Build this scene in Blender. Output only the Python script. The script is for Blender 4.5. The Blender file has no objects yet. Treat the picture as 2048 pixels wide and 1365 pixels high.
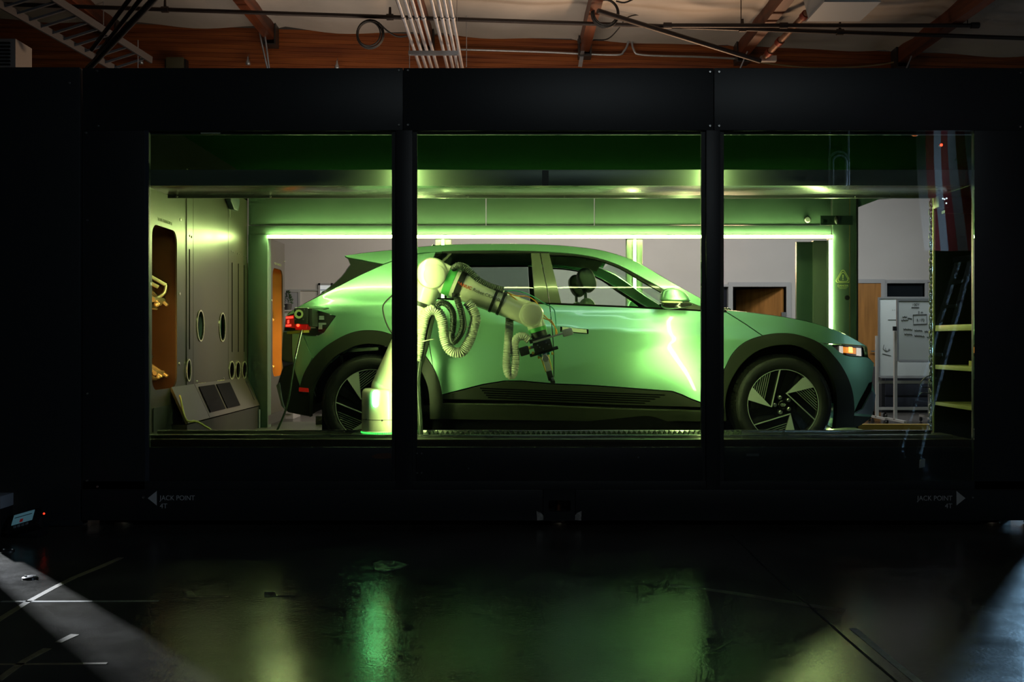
import bpy, bmesh, math, random
from mathutils import Vector, Matrix
from mathutils.geometry import delaunay_2d_cdt

random.seed(7)
DATA = bpy.data
S = bpy.context.scene
COL = S.collection

# ------------------------------------------------------------------ camera
F, CX, CY = 1900.0, 1024.0, 682.5           # focal length and centre in photo pixels
CAMY, CZ = -6.13, 1.195                     # camera stands 6.13 m before the booth, 1.2 m up
cam = DATA.objects.new('camera', DATA.cameras.new('camera'))
COL.objects.link(cam)
cam.location = (0, CAMY, CZ)
cam.rotation_euler = (math.pi / 2, 0, 0)
cam.data.sensor_width = 36.0
cam.data.lens = F / 2048.0 * 36.0
cam.data.clip_end = 100
S.camera = cam

# ------------------------------------------------------------------ world, exposure
world = DATA.worlds.new('world'); S.world = world
world.use_nodes = True
world.node_tree.nodes['Background'].inputs[0].default_value = (0.35, 0.45, 0.6, 1)
world.node_tree.nodes['Background'].inputs[1].default_value = 0.004
vs = S.view_settings
vs.view_transform = 'Standard'; vs.look = 'None'; vs.exposure = 0.0; vs.gamma = 1.0
vs.use_curve_mapping = False
S.cycles.use_denoising = True
S.cycles.max_bounces = 6
S.cycles.use_adaptive_sampling = True
S.cycles.adaptive_threshold = 0.03
S.cycles.adaptive_min_samples = 12
S.cycles.transparent_max_bounces = 24
S.cycles.caustics_reflective = False
S.cycles.caustics_refractive = False
S.cycles.sample_clamp_indirect = 4.0

LED_COL = (0.78, 1.0, 0.34)
LED = 55.0


def area_light(name, loc, target, sx, sy, power, col, spread=180):
    l = DATA.lights.new(name, 'AREA'); l.shape = 'RECTANGLE'
    l.size, l.size_y, l.energy, l.color = sx, sy, power, col
    l.spread = math.radians(spread)
    o = DATA.objects.new(name, l); COL.objects.link(o); o.location = loc
    o.rotation_euler = (Vector(target) - Vector(loc)).to_track_quat('-Z', 'Y').to_euler()
    return o


# workshop ceiling lamps behind the booth (neutral white)
area_light('workshop_lamp', (1.0, 7.0, 4.0), (1.0, 8.6, 0.8), 6.0, 0.5, 165, (1.0, 0.87, 0.82))
area_light('workshop_lamp', (5.6, 6.6, 3.6), (5.2, 8.0, 0.8), 2.0, 0.5, 60, (0.95, 0.97, 1.0))
# shop lamp behind the booth's left end: it rakes past the booth corner over the floor
area_light('raking_lamp', (-6.5, 3.28, 1.7), (-2.4, -1.27, 0.0), 0.08, 0.08, 95, (0.86, 0.92, 1.0), 50)
# daylight door behind the booth's right end, high windows of the hall behind the camera, added unseen fill for the hall ceiling
area_light('daylight_door', (7.0, 5.2, 1.6), (2.6, -2.2, 0.0), 0.3, 2.2, 55, (0.36, 0.68, 1.0), 60)
area_light('hall_daylight', (10.5, -6.0, 3.2), (6.0, -6.6, 2.4), 1.6, 1.2, 100, (0.55, 0.75, 1.0), 70)
area_light('hall_lamp', (1.7, -8.0, 5.2), (1.0, 0.0, 1.6), 2.6, 0.5, 26, (0.80, 0.92, 0.98))
area_light('workshop_lamp', (2.6, 6.4, 2.3), (-2.5, 2.0, 0.9), 1.2, 0.4, 170, (1.0, 0.60, 0.34))
# added unseen fill at far right, gives the bumper bluish reflections
area_light('bumper_fill', (9.0, 0.9, 1.9), (3.0, 0.9, 1.0), 2.0, 2.2, 13, (0.70, 0.86, 1.0))
area_light('roof_fill', (-0.6, 3.2, 3.1), (-0.4, 4.4, 4.9), 4.6, 0.4, 24, (1.0, 0.82, 0.66))  # added fill lamp, brightens the hall ceiling from below


# ------------------------------------------------------------------ pixel rays to places
def at(px, py, y):
    d = y - CAMY
    return Vector(((px - CX) * d / F, y, CZ - (py - CY) * d / F))


def atx(px, py, X):
    d = X * F / (px - CX)
    return Vector((X, d + CAMY, CZ - (py - CY) * d / F))


def atz(px, py, z):
    d = (CZ - z) * F / (py - CY)
    return Vector(((px - CX) * d / F, d + CAMY, z))


# ------------------------------------------------------------------ materials
MATS = {}


def mat(name, col, metal=0.0, rough=0.5, coat=0.0, emit=None, strength=0.0, noise=0.0, nscale=8.0,
        bump=0.0, bscale=60.0, spec=0.5, stretch=None, rnoise=0.0, coatrough=0.03):
    if name in MATS:
        return MATS[name]
    m = DATA.materials.new(name); m.use_nodes = True
    nt = m.node_tree; b = nt.nodes['Principled BSDF']
    b.inputs['Base Color'].default_value = (*col, 1)
    b.inputs['Metallic'].default_value = metal
    b.inputs['Roughness'].default_value = rough
    b.inputs['Coat Weight'].default_value = coat
    b.inputs['Coat Roughness'].default_value = coatrough
    b.inputs['Specular IOR Level'].default_value = spec
    if emit:
        b.inputs['Emission Color'].default_value = (*emit, 1)
        b.inputs['Emission Strength'].default_value = strength
    if noise or bump or rnoise:
        tc = nt.nodes.new('ShaderNodeTexCoord')
        src = tc.outputs['Object']
        if stretch:
            mp = nt.nodes.new('ShaderNodeMapping'); mp.inputs['Scale'].default_value = stretch
            nt.links.new(src, mp.inputs['Vector']); src = mp.outputs['Vector']
        if noise or rnoise:
            n = nt.nodes.new('ShaderNodeTexNoise'); n.inputs['Scale'].default_value = nscale
            n.inputs['Detail'].default_value = 5
            nt.links.new(src, n.inputs['Vector'])
        if noise:
            r = nt.nodes.new('ShaderNodeMapRange')
            r.inputs[1].default_value = 0.3; r.inputs[2].default_value = 0.7
            r.inputs[3].default_value = 1 - noise; r.inputs[4].default_value = 1 + noise
            nt.links.new(n.outputs[0], r.inputs[0])
            mx = nt.nodes.new('ShaderNodeMix'); mx.data_type = 'RGBA'; mx.blend_type = 'MULTIPLY'
            mx.inputs[0].default_value = 1.0
            mx.inputs[6].default_value = (*col, 1)
            nt.links.new(r.outputs[0], mx.inputs[7])
            nt.links.new(mx.outputs[2], b.inputs['Base Color'])
        if rnoise:
            r2 = nt.nodes.new('ShaderNodeMapRange')
            r2.inputs[1].default_value = 0.3; r2.inputs[2].default_value = 0.7
            r2.inputs[3].default_value = max(0.02, rough - rnoise); r2.inputs[4].default_value = rough + rnoise
            nt.links.new(n.outputs[0], r2.inputs[0])
            nt.links.new(r2.outputs[0], b.inputs['Roughness'])
        if bump:
            n2 = nt.nodes.new('ShaderNodeTexNoise'); n2.inputs['Scale'].default_value = bscale
            n2.inputs['Detail'].default_value = 4
            nt.links.new(src, n2.inputs['Vector'])
            bp = nt.nodes.new('ShaderNodeBump'); bp.inputs['Strength'].default_value = bump
            bp.inputs['Distance'].default_value = 0.02
            nt.links.new(n2.outputs[0], bp.inputs['Height'])
            nt.links.new(bp.outputs[0], b.inputs['Normal'])
    MATS[name] = m
    return m


def glass(name, tint, refl=0.06, rough=0.0, ior=1.5):
    """thin pane: clear (tinted) with a Fresnel mirror"""
    if name in MATS:
        return MATS[name]
    m = DATA.materials.new(name); m.use_nodes = True
    nt = m.node_tree; nt.nodes.remove(nt.nodes['Principled BSDF'])
    out = nt.nodes['Material Output']
    t = nt.nodes.new('ShaderNodeBsdfTransparent'); t.inputs[0].default_value = (*tint, 1)
    g = nt.nodes.new('ShaderNodeBsdfGlossy'); g.inputs['Roughness'].default_value = rough
    fr = nt.nodes.new('ShaderNodeFresnel'); fr.inputs[0].default_value = ior
    mx = nt.nodes.new('ShaderNodeMixShader')
    nt.links.new(fr.outputs[0], mx.inputs[0])
    nt.links.new(t.outputs[0], mx.inputs[1]); nt.links.new(g.outputs[0], mx.inputs[2])
    nt.links.new(mx.outputs[0], out.inputs[0])
    MATS[name] = m
    return m


# ------------------------------------------------------------------ mesh helpers
class MB:
    def __init__(self):
        self.v, self.f = [], []

    def add(self, vs_, fs):
        o = len(self.v)
        self.v += [tuple(p) for p in vs_]
        self.f += [tuple(i + o for i in f) for f in fs]
        return self

    def box(self, x0, x1, y0, y1, z0, z1):
        return self.add([(x0, y0, z0), (x1, y0, z0), (x1, y1, z0), (x0, y1, z0),
                         (x0, y0, z1), (x1, y0, z1), (x1, y1, z1), (x0, y1, z1)],
                        [(3, 2, 1, 0), (4, 5, 6, 7), (0, 1, 5, 4), (1, 2, 6, 5), (2, 3, 7, 6), (3, 0, 4, 7)])

    def beam(self, p0, p1, w, h, up=(0, 0, 1)):
        """rectangular bar from p0 to p1, w across, h along up"""
        p0, p1 = Vector(p0), Vector(p1)
        d = (p1 - p0).normalized(); u = Vector(up)
        s = d.cross(u).normalized(); u = s.cross(d).normalized()
        q = []
        for p in (p0, p1):
            for a, b in ((-1, -1), (1, -1), (1, 1), (-1, 1)):
                q.append(p + s * (a * w / 2) + u * (b * h / 2))
        return self.add(q, [(0, 1, 2, 3), (7, 6, 5, 4), (0, 4, 5, 1), (1, 5, 6, 2), (2, 6, 7, 3), (3, 7, 4, 0)])

    def prism(self, poly, axis, a, b):
        def mk(p, t):
            return {'y': (p[0], t, p[1]), 'x': (t, p[0], p[1]), 'z': (p[0], p[1], t)}[axis]
        n = len(poly)
        q = [mk(p, a) for p in poly] + [mk(p, b) for p in poly]
        fs = [tuple(range(n)), tuple(range(2 * n - 1, n - 1, -1))]
        fs += [((i + 1) % n, i, n + i, n + (i + 1) % n) for i in range(n)]
        return self.add(q, fs)

    def ring(self, c, ax, r, n):
        ax = Vector(ax).normalized()
        t = Vector((0, 0, 1)) if abs(ax.z) < 0.9 else Vector((1, 0, 0))
        u = ax.cross(t).normalized(); w = ax.cross(u).normalized()
        c = Vector(c)
        return [c + u * (r * math.cos(2 * math.pi * i / n)) + w * (r * math.sin(2 * math.pi * i / n)) for i in range(n)]

    def lathe(self, prof, c, ax, n=24, caps=True):
        """prof: (radius, distance along ax)"""
        ax = Vector(ax).normalized(); c = Vector(c)
        o = len(self.v)
        q = []
        for r, h in prof:
            q += self.ring(c + ax * h, ax, max(r, 1e-5), n)
        fs = []
        for k in range(len(prof) - 1):
            for i in range(n):
                j = (i + 1) % n
                fs.append((k * n + i, k * n + j, (k + 1) * n + j, (k + 1) * n + i))
        if caps:
            fs.append(tuple(range(n - 1, -1, -1)))
            m = (len(prof) - 1) * n
            fs.append(tuple(m + i for i in range(n)))
        return self.add(q, fs)

    def cyl(self, p0, p1, r0, r1=None, n=14, caps=True):
        p0, p1 = Vector(p0), Vector(p1)
        return self.lathe([(r0, 0), (r0 if r1 is None else r1, (p1 - p0).length)], p0, p1 - p0, n, caps)

    def tube(self, pts, r, n=8, closed=False, caps=True):
        """r: radius or list; parallel transported frame"""
        pts = [Vector(p) for p in pts]
        m = len(pts)
        rs = r if isinstance(r, (list, tuple)) else [r] * m
        d0 = (pts[1] - pts[0]).normalized()
        t = Vector((0, 0, 1)) if abs(d0.z) < 0.9 else Vector((1, 0, 0))
        u = d0.cross(t).normalized()
        q, prev = [], d0
        for k in range(m):
            if closed:
                d = (pts[(k + 1) % m] - pts[k - 1]).normalized()
            else:
                d = (pts[min(k + 1, m - 1)] - pts[max(k - 1, 0)])
                d = d.normalized() if d.length > 1e-9 else prev
            u = prev.rotation_difference(d) @ u
            u = (u - d * u.dot(d)).normalized()
            w = d.cross(u); prev = d
            for i in range(n):
                a = 2 * math.pi * i / n
                q.append(pts[k] + (u * math.cos(a) + w * math.sin(a)) * rs[k])
        fs = []
        for k in range(m if closed else m - 1):
            k2 = (k + 1) % m
            for i in range(n):
                j = (i + 1) % n
                fs.append((k * n + i, k * n + j, k2 * n + j, k2 * n + i))
        if caps and not closed:
            fs.append(tuple(range(n - 1, -1, -1)))
            fs.append(tuple((m - 1) * n + i for i in range(n)))
        return self.add(q, fs)

    def ball(self, c, r, n=20, m=12, sx=1, sy=1, sz=1):
        c = Vector(c)
        q = [c + Vector((0, 0, r * sz))]
        for k in range(1, m):
            a = math.pi * k / m
            for i in range(n):
                b = 2 * math.pi * i / n
                q.append(c + Vector((r * sx * math.sin(a) * math.cos(b), r * sy * math.sin(a) * math.sin(b), r * sz * math.cos(a))))
        q.append(c - Vector((0, 0, r * sz)))
        fs = [(0, 1 + i, 1 + (i + 1) % n) for i in range(n)]
        for k in range(m - 2):
            for i in range(n):
                j = (i + 1) % n
                fs.append((1 + k * n + i, 1 + (k + 1) * n + i, 1 + (k + 1) * n + j, 1 + k * n + j))
        e = 1 + (m - 2) * n
        fs += [(e + i, len(q) - 1, e + (i + 1) % n) for i in range(n)]
        return self.add(q, fs)

    def plate(self, outer, holes, axis, a, b, step=None):
        """flat plate with holes, thickness a..b along axis"""
        vs2, fs2 = tri2d(outer, holes)

        def mk(p, t):
            return {'y': (p[0], t, p[1]), 'x': (t, p[0], p[1]), 'z': (p[0], p[1], t)}[axis]
        n = len(vs2)
        q = [mk(p, a) for p in vs2] + [mk(p, b) for p in vs2]
        fs = list(fs2) + [tuple(n + i for i in reversed(f)) for f in fs2]
        cnt = {}
        for f in fs2:
            for i in range(3):
                e = (f[i], f[(i + 1) % 3])
                cnt[e] = 1
        for (i, j) in list(cnt):
            if (j, i) not in cnt:
                fs.append((j, i, n + i, n + j))
        return self.add(q, fs)

    def build(self, name, m, parent=None, smooth=None, bevel=0.0, loc=None, rot=None, fix=True):
        me = DATA.meshes.new(name)
        me.from_pydata(self.v, [], self.f)
        if bevel or fix:
            bm = bmesh.new(); bm.from_mesh(me)
            if fix:
                bmesh.ops.recalc_face_normals(bm, faces=bm.faces)
            if bevel:
                es = [e for e in bm.edges if len(e.link_faces) == 2 and e.calc_face_angle(0) > 0.5]
                bmesh.ops.bevel(bm, geom=es, offset=bevel, segments=2, profile=0.6, affect='EDGES', clamp_overlap=True)
            bm.to_mesh(me); bm.free()
        if smooth is not None or bevel:
            me.shade_smooth()
            me.set_sharp_from_angle(angle=math.radians(smooth if smooth is not None else 40))
        me.materials.append(m)
        return link(name, me, parent, loc, rot)


def link(name, data, parent=None, loc=None, rot=None):
    o = DATA.objects.new(name, data); COL.objects.link(o)
    if parent is not None:
        o.parent = parent
    if loc is not None:
        o.location = loc
    if rot is not None:
        o.rotation_euler = rot
    return o


def pip(x, y, poly):
    c = False; j = len(poly) - 1
    for i in range(len(poly)):
        xi, yi = poly[i][0], poly[i][1]; xj, yj = poly[j][0], poly[j][1]
        if (yi > y) != (yj > y) and x < (xj - xi) * (y - yi) / (yj - yi) + xi:
            c = not c
        j = i
    return c


def tri2d(outer, holes=(), inner=(), lines=()):
    pts = [Vector(p[:2]) for p in outer]
    edges = [(i, (i + 1) % len(outer)) for i in range(len(outer))]
    for h in holes:
        o = len(pts); pts += [Vector(p[:2]) for p in h]
        edges += [(o + i, o + (i + 1) % len(h)) for i in range(len(h))]
    for l in lines:
        o = len(pts); pts += [Vector(p[:2]) for p in l]
        edges += [(o + i, o + i + 1) for i in range(len(l) - 1)]
    pts += [Vector(p[:2]) for p in inner]
    r = delaunay_2d_cdt(pts, edges, [], 0, 1e-6)
    out = []
    for f in r[2]:
        a, b, c = (r[0][i] for i in f)
        x, y = (a.x + b.x + c.x) / 3, (a.y + b.y + c.y) / 3
        if pip(x, y, outer) and not any(pip(x, y, h) for h in holes):
            out.append(tuple(f))
    return [(p.x, p.y) for p in r[0]], out


def rrect(x0, x1, y0, y1, r, n=6):
    out = []
    for cx, cy, a0 in ((x1 - r, y1 - r, 0), (x0 + r, y1 - r, 90), (x0 + r, y0 + r, 180), (x1 - r, y0 + r, 270)):
        for k in range(n + 1):
            a = math.radians(a0 + 90 * k / n)
            out.append((cx + r * math.cos(a), cy + r * math.sin(a)))
    return out


def ellipse(cx, cy, rx, ry, n=28):
    return [(cx + rx * math.cos(2 * math.pi * i / n), cy + ry * math.sin(2 * math.pi * i / n)) for i in range(n)]


def spline(pts, step=0.02):
    """Catmull-Rom through pts, resampled evenly"""
    P = [Vector(p) for p in pts]
    P = [P[0] * 2 - P[1]] + P + [P[-1] * 2 - P[-2]]
    raw = []
    for i in range(1, len(P) - 2):
        for k in range(16):
            t = k / 16
            a, b, c, d = P[i - 1:i + 3]
            raw.append(0.5 * ((2 * b) + (c - a) * t + (2 * a - 5 * b + 4 * c - d) * t * t + (3 * b - a - 3 * c + d) * t ** 3))
    raw.append(P[-2])
    out = [raw[0]]; acc = 0
    for i in range(1, len(raw)):
        seg = (raw[i] - raw[i - 1]).length
        while acc + seg >= step and seg > 1e-9:
            t = (step - acc) / seg
            p = raw[i - 1].lerp(raw[i], t)
            out.append(p); raw[i - 1] = p; seg = (raw[i] - p).length; acc = 0
        acc += seg
    if (out[-1] - raw[-1]).length > step * 0.3:
        out.append(raw[-1])
    return out


def thing(name, label, cat, loc=(0, 0, 0), group=None):
    o = DATA.objects.new(name, None); COL.objects.link(o)
    o.location = loc; o.empty_display_size = 0.1
    o['label'] = label; o['category'] = cat
    if group:
        o['group'] = group
    return o


def tag(o, label, cat, group=None):
    o['label'] = label; o['category'] = cat
    if group:
        o['group'] = group
    return o


def struct(o):
    o['kind'] = 'structure'
    return o


def rel(root, p):
    return Vector(p) - root.location


def text(name, body, size, m, parent=None, loc=(0, 0, 0), rot=(math.pi / 2, 0, 0), align='LEFT', bold=0.0, sx=1.0):
    c = DATA.curves.new(name, 'FONT'); c.body = body; c.size = size
    c.align_x = align; c.extrude = 0.0006; c.offset = bold; c.fill_mode = 'BOTH'
    tmp = DATA.objects.new(name, c); COL.objects.link(tmp)
    dg = bpy.context.evaluated_depsgraph_get()
    me = DATA.meshes.new_from_object(tmp.evaluated_get(dg))
    me.name = name
    DATA.objects.remove(tmp); DATA.curves.remove(c)
    me.materials.clear(); me.materials.append(m)
    o = link(name, me, parent, loc, rot)
    o.scale.x = sx
    return o


# ------------------------------------------------------------------ palette
M = dict(
    frame=mat('booth_paint_charcoal', (0.020, 0.024, 0.026), 0.0, 0.42, bump=0.05, bscale=300),
    frame2=mat('booth_paint_inner', (0.02, 0.024, 0.026), 0.0, 0.5),
    wallg=mat('booth_inner_grey', (0.075, 0.068, 0.052), 0.5, 0.33, noise=0.05, nscale=3, rnoise=0.03),
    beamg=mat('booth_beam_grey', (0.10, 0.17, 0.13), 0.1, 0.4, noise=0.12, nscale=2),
    steel=mat('brushed_steel', (0.45, 0.45, 0.44), 1.0, 0.28, noise=0.1, nscale=6, stretch=(0.3, 6, 6), rnoise=0.08),
    dsteel=mat('dark_steel', (0.10, 0.10, 0.10), 0.8, 0.35),
    bolt=mat('zinc_bolt', (0.55, 0.55, 0.53), 1.0, 0.3),
    black=mat('black_plastic', (0.012, 0.012, 0.013), 0.0, 0.35),
    rubber=mat('black_rubber', (0.015, 0.015, 0.015), 0.0, 0.6),
    white=mat('white_print', (0.62, 0.64, 0.64), 0.0, 0.6),
    led=mat('led_green_white', (0.9, 0.95, 0.8), emit=LED_COL, strength=LED),
    ledp=mat('led_green_white_post', (0.9, 0.95, 0.8), emit=LED_COL, strength=LED * 1.1),
    ledr=mat('led_green_white_rear', (0.9, 0.95, 0.8), emit=LED_COL, strength=LED * 2.0),
    ledw=mat('led_white', (0.9, 0.9, 0.9), emit=(0.85, 1.0, 0.9), strength=4.0),
    amber=mat('led_amber', (0.9, 0.6, 0.2), emit=(1.0, 0.45, 0.09), strength=70.0),
    red=mat('led_red', (0.8, 0.05, 0.02), emit=(1.0, 0.03, 0.01), strength=8.0),
)
# ================================================================== the hall: floor, ceiling, walls
def floor_material():
    m = DATA.materials.new('sealed_concrete'); m.use_nodes = True
    nt = m.node_tree; b = nt.nodes['Principled BSDF']
    tc = nt.nodes.new('ShaderNodeTexCoord')
    n1 = nt.nodes.new('ShaderNodeTexNoise'); n1.inputs['Scale'].default_value = 1.3; n1.inputs['Detail'].default_value = 8
    n2 = nt.nodes.new('ShaderNodeTexNoise'); n2.inputs['Scale'].default_value = 70; n2.inputs['Detail'].default_value = 6
    n3 = nt.nodes.new('ShaderNodeTexNoise'); n3.inputs['Scale'].default_value = 3.0; n3.inputs['Detail'].default_value = 7
    n3.inputs['Roughness'].default_value = 0.7
    for n in (n1, n2, n3):
        nt.links.new(tc.outputs['Object'], n.inputs['Vector'])
    cr = nt.nodes.new('ShaderNodeValToRGB')
    cr.color_ramp.elements[0].position = 0.32; cr.color_ramp.elements[0].color = (0.024, 0.023, 0.020, 1)
    cr.color_ramp.elements[1].position = 0.68; cr.color_ramp.elements[1].color = (0.070, 0.067, 0.056, 1)
    ad = nt.nodes.new('ShaderNodeMath'); ad.operation = 'ADD'
    ml = nt.nodes.new('ShaderNodeMath'); ml.operation = 'MULTIPLY'; ml.inputs[1].default_value = 0.35
    sb = nt.nodes.new('ShaderNodeMath'); sb.operation = 'SUBTRACT'; sb.inputs[1].default_value = 0.175
    nt.links.new(n3.outputs[0], ml.inputs[0]); nt.links.new(n1.outputs[0], ad.inputs[0])
    nt.links.new(ml.outputs[0], ad.inputs[1]); nt.links.new(ad.outputs[0], sb.inputs[0])
    nt.links.new(sb.outputs[0], cr.inputs[0]); nt.links.new(cr.outputs[0], b.inputs['Base Color'])
    mr = nt.nodes.new('ShaderNodeMapRange')
    mr.inputs[1].default_value = 0.35; mr.inputs[2].default_value = 0.65
    mr.inputs[3].default_value = 0.17; mr.inputs[4].default_value = 0.25
    nt.links.new(n3.outputs[0], mr.inputs[0]); nt.links.new(mr.outputs[0], b.inputs['Roughness'])
    bp = nt.nodes.new('ShaderNodeBump'); bp.inputs['Strength'].default_value = 0.12; bp.inputs['Distance'].default_value = 0.006
    n4 = nt.nodes.new('ShaderNodeTexNoise'); n4.inputs['Scale'].default_value = 9; n4.inputs['Detail'].default_value = 5
    nt.links.new(tc.outputs['Object'], n4.inputs['Vector'])
    ad4 = nt.nodes.new('ShaderNodeMath'); ad4.operation = 'MULTIPLY_ADD'; ad4.inputs[1].default_value = 0.8
    nt.links.new(n4.outputs[0], ad4.inputs[0]); nt.links.new(n2.outputs[0], ad4.inputs[2])
    nt.links.new(ad4.outputs[0], bp.inputs['Height']); nt.links.new(bp.outputs[0], b.inputs['Normal'])
    b.inputs['Specular IOR Level'].default_value = 0.42
    return m


fm = floor_material()
fl = struct(MB().box(-14, 14, -14, 16, -0.2, 0).build('floor', fm))
jm = mat('joint_black', (0.004, 0.004, 0.004), 0, 0.8)
tape_y = mat('floor_tape_tan', (0.15, 0.12, 0.07), 0, 0.6, noise=0.25, nscale=30)
tape_w = mat('floor_tape_pale', (0.20, 0.20, 0.19), 0, 0.6, noise=0.2, nscale=30)


def strip(name, pts, w, m, parent=None, h=0.0012):
    mb = MB()
    P = [atz(x, y, 0) for x, y in pts]
    L, R_ = [], []
    for i, p in enumerate(P):
        d = (P[min(i + 1, len(P) - 1)] - P[max(i - 1, 0)]).normalized()
        nrm = Vector((-d.y, d.x, 0)) * (w * random.uniform(0.42, 0.58))
        L.append(p + nrm); R_.append(p - nrm)
    poly = [(p.x, p.y) for p in L] + [(p.x, p.y) for p in reversed(R_)]
    mb.prism(poly, 'z', 0.0002, h)
    return mb.build(name, m, parent)


j = strip('floor_joint', [(1462, 1068), (1520, 1125), (1570, 1172), (1616, 1210), (1700, 1285), (1795, 1366)], 0.012, jm, fl)
tag(strip('floor_tape', [(2, 1204), (110, 1204), (317, 1203)], 0.022, tape_w), 'straight pale floor tape line crossing the raking light band', 'tape', 'floor marking tape')
tag(strip('floor_tape', [(-10, 1245), (55, 1205), (110, 1175), (150, 1155), (200, 1135), (242, 1116)], 0.035, tape_y), 'crooked tan floor tape running diagonally towards the booth', 'tape', 'floor marking tape')
tag(strip('floor_tape', [(-20, 1330), (100, 1329), (214, 1328)], 0.016, tape_y), 'thin tan floor tape line nearest the camera at the left edge', 'tape', 'floor marking tape')
tag(strip('floor_tape', [(-5, 1362), (50, 1322), (95, 1298)], 0.03, tape_y), 'short slanting piece of tan floor tape left of the light band', 'tape', 'floor marking tape')
tag(strip('floor_tape', [(116, 1286), (150, 1270)], 0.035, tape_y), 'smallest scrap of tan floor tape left of the light band', 'tape', 'floor marking tape')
tag(strip('floor_tape', [(1706, 1258), (1730, 1278), (1790, 1328), (1842, 1370)], 0.035, tape_w), 'worn pale floor tape beside the dark floor joint at right', 'tape', 'floor marking tape')
lm = MB()
a, b_, c = atz(370, 1195, 0), atz(457, 1194, 0), atz(380, 1183, 0)
lm.prism([(a.x, a.y - 0.012), (b_.x, b_.y - 0.012), (b_.x, b_.y + 0.012), (a.x + 0.05, a.y + 0.012), (c.x + 0.01, c.y), (c.x - 0.03, c.y)], 'z', 0.0002, 0.0014)
tag(lm.build('floor_mark', tape_y), 'bent tape mark on the floor before the left window, whole', 'tape', 'L-shaped floor marks')
lm = MB()
a, b_, c = atz(530, 1194, 0), atz(590, 1193, 0), atz(537, 1185, 0)
lm.prism([(a.x, a.y - 0.010), (b_.x, b_.y - 0.008), (b_.x, b_.y + 0.008), (a.x + 0.05, a.y + 0.010), (c.x + 0.03, c.y), (c.x - 0.02, c.y)], 'z', 0.0002, 0.0014)
tag(lm.build('floor_mark', mat('floor_mark_worn', (0.045, 0.042, 0.037), 0, 0.6)), 'faded bent tape mark on the floor beside the amber reflection', 'tape', 'L-shaped floor marks')
pm = MB()
P = [atz(x, y, 0) for x, y in ((745, 1127), (760, 1122), (790, 1123), (818, 1130), (800, 1138), (770, 1144), (748, 1142))]
pm.prism([(p.x, p.y) for p in P], 'z', 0.0002, 0.001)
tag(pm.build('floor_patch', mat('floor_patch_grey', (0.06, 0.058, 0.053), 0, 0.55, noise=0.2, nscale=20)), 'pale worn repair patch on the dark concrete floor', 'floor patch')
tag(strip('floor_glint', [(1338, 1172), (1400, 1178), (1480, 1189), (1560, 1203), (1640, 1215), (1690, 1223)], 0.05, mat('floor_glint_grey', (0.055, 0.05, 0.045), 0, 0.42, noise=0.5, nscale=8), None, 0.0006), 'long pale curved light reflection painted on the floor before the right window', 'light reflection')  # pale strip paints a light reflection onto the floor

# two flush floor anchors lying in the light band
for px, py, lab in ((60, 1157, 'steel floor anchor in the light band, nearer one'), (16, 1103, 'steel floor anchor in the light band, farther one')):
    p = atz(px, py, 0)
    o = thing('floor_anchor', lab, 'floor anchor', (p.x, p.y, 0), 'flush floor anchors')
    MB().lathe([(0.036, 0), (0.036, 0.006), (0.030, 0.009)], (0, 0, 0), (0, 0, 1), 20).build('plate', M['dsteel'], o, 30)
    for dx in (-0.024, 0.024):
        MB().lathe([(0.008, 0.009), (0.006, 0.014)], (dx, 0, 0), (0, 0, 1), 8).build('bolt', M['bolt'], o, 30)

# ---- hall walls out of the frame (behind the camera and at the sides) and the workshop wall behind the booth
wallp = mat('workshop_wall_paint', (0.58, 0.55, 0.53), 0, 0.75, noise=0.04, nscale=2)
wf = 9.87
hallwall = mat('hall_wall_dark', (0.05, 0.05, 0.05), 0, 0.8)
struct(MB().box(-14, 14, -14.2, -14, 0, 6).build('wall_front', hallwall))
struct(MB().box(-14.2, -14, -14, 16, 0, 6).build('wall_left', hallwall))
struct(MB().box(14, 14.2, -14, 16, 0, 6).build('wall_right', hallwall))

trimm = mat('grey_door_frame', (0.42, 0.42, 0.43), 0, 0.45)
wood = mat('wood_door_veneer', (0.42, 0.19, 0.05), 0, 0.4, noise=0.25, nscale=3, stretch=(6, 6, 0.5))
darkroom = mat('dark_room_green', (0.10, 0.11, 0.09), 0, 0.8)
WY = wf


def wx(px):
    return (px - CX) * (WY - CAMY) / F


def wz(py):
    return CZ - (py - CY) * (WY - CAMY) / F


# wall with openings: doorway at the middle right, doorway at far right with a transom window
holes = [
    [(wx(1465), 0.002), (wx(1572), 0.002), (wx(1572), wz(574)), (wx(1465), wz(574))],
    [(wx(1773), wz(594)), (wx(1849), wz(594)), (wx(1849), wz(567)), (wx(1773), wz(567))],
    [(wx(1408), wz(655)), (wx(1460), wz(655)), (wx(1460), wz(574)), (wx(1408), wz(574))],
]
outer = [(-14, 0), (14, 0), (14, 5.6), (-14, 5.6)]
struct(MB().plate(outer, holes, 'y', WY, WY + 0.15).build('wall_back', wallp))
struct(MB().box(-14, 14, WY - 0.012, WY, 0, 0.1).build('baseboard_back', mat('baseboard_dark', (0.05, 0.05, 0.05), 0, 0.5)))
# room behind the doorway
rm = MB()
rm.box(wx(1350), wx(1640), WY + 2.5, WY + 2.6, 0, 3)
struct(rm.build('wall_inner', darkroom))


def door_frame(name, px0, px1, pyt, m=trimm, wpx=9):
    d = struct(MB().box(wx(px0 - wpx), wx(px0), WY - 0.03, WY + 0.16, 0, wz(pyt - wpx)).build(name, m))
    MB().box(wx(px1), wx(px1 + wpx), WY - 0.03, WY + 0.16, 0, wz(pyt - wpx)).build('jamb', m, d)
    MB().box(wx(px0), wx(px1), WY - 0.03, WY + 0.16, wz(pyt), wz(pyt - wpx)).build('head', m, d)
    return d


d1 = door_frame('door_1', 1465, 1572, 574)
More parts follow.
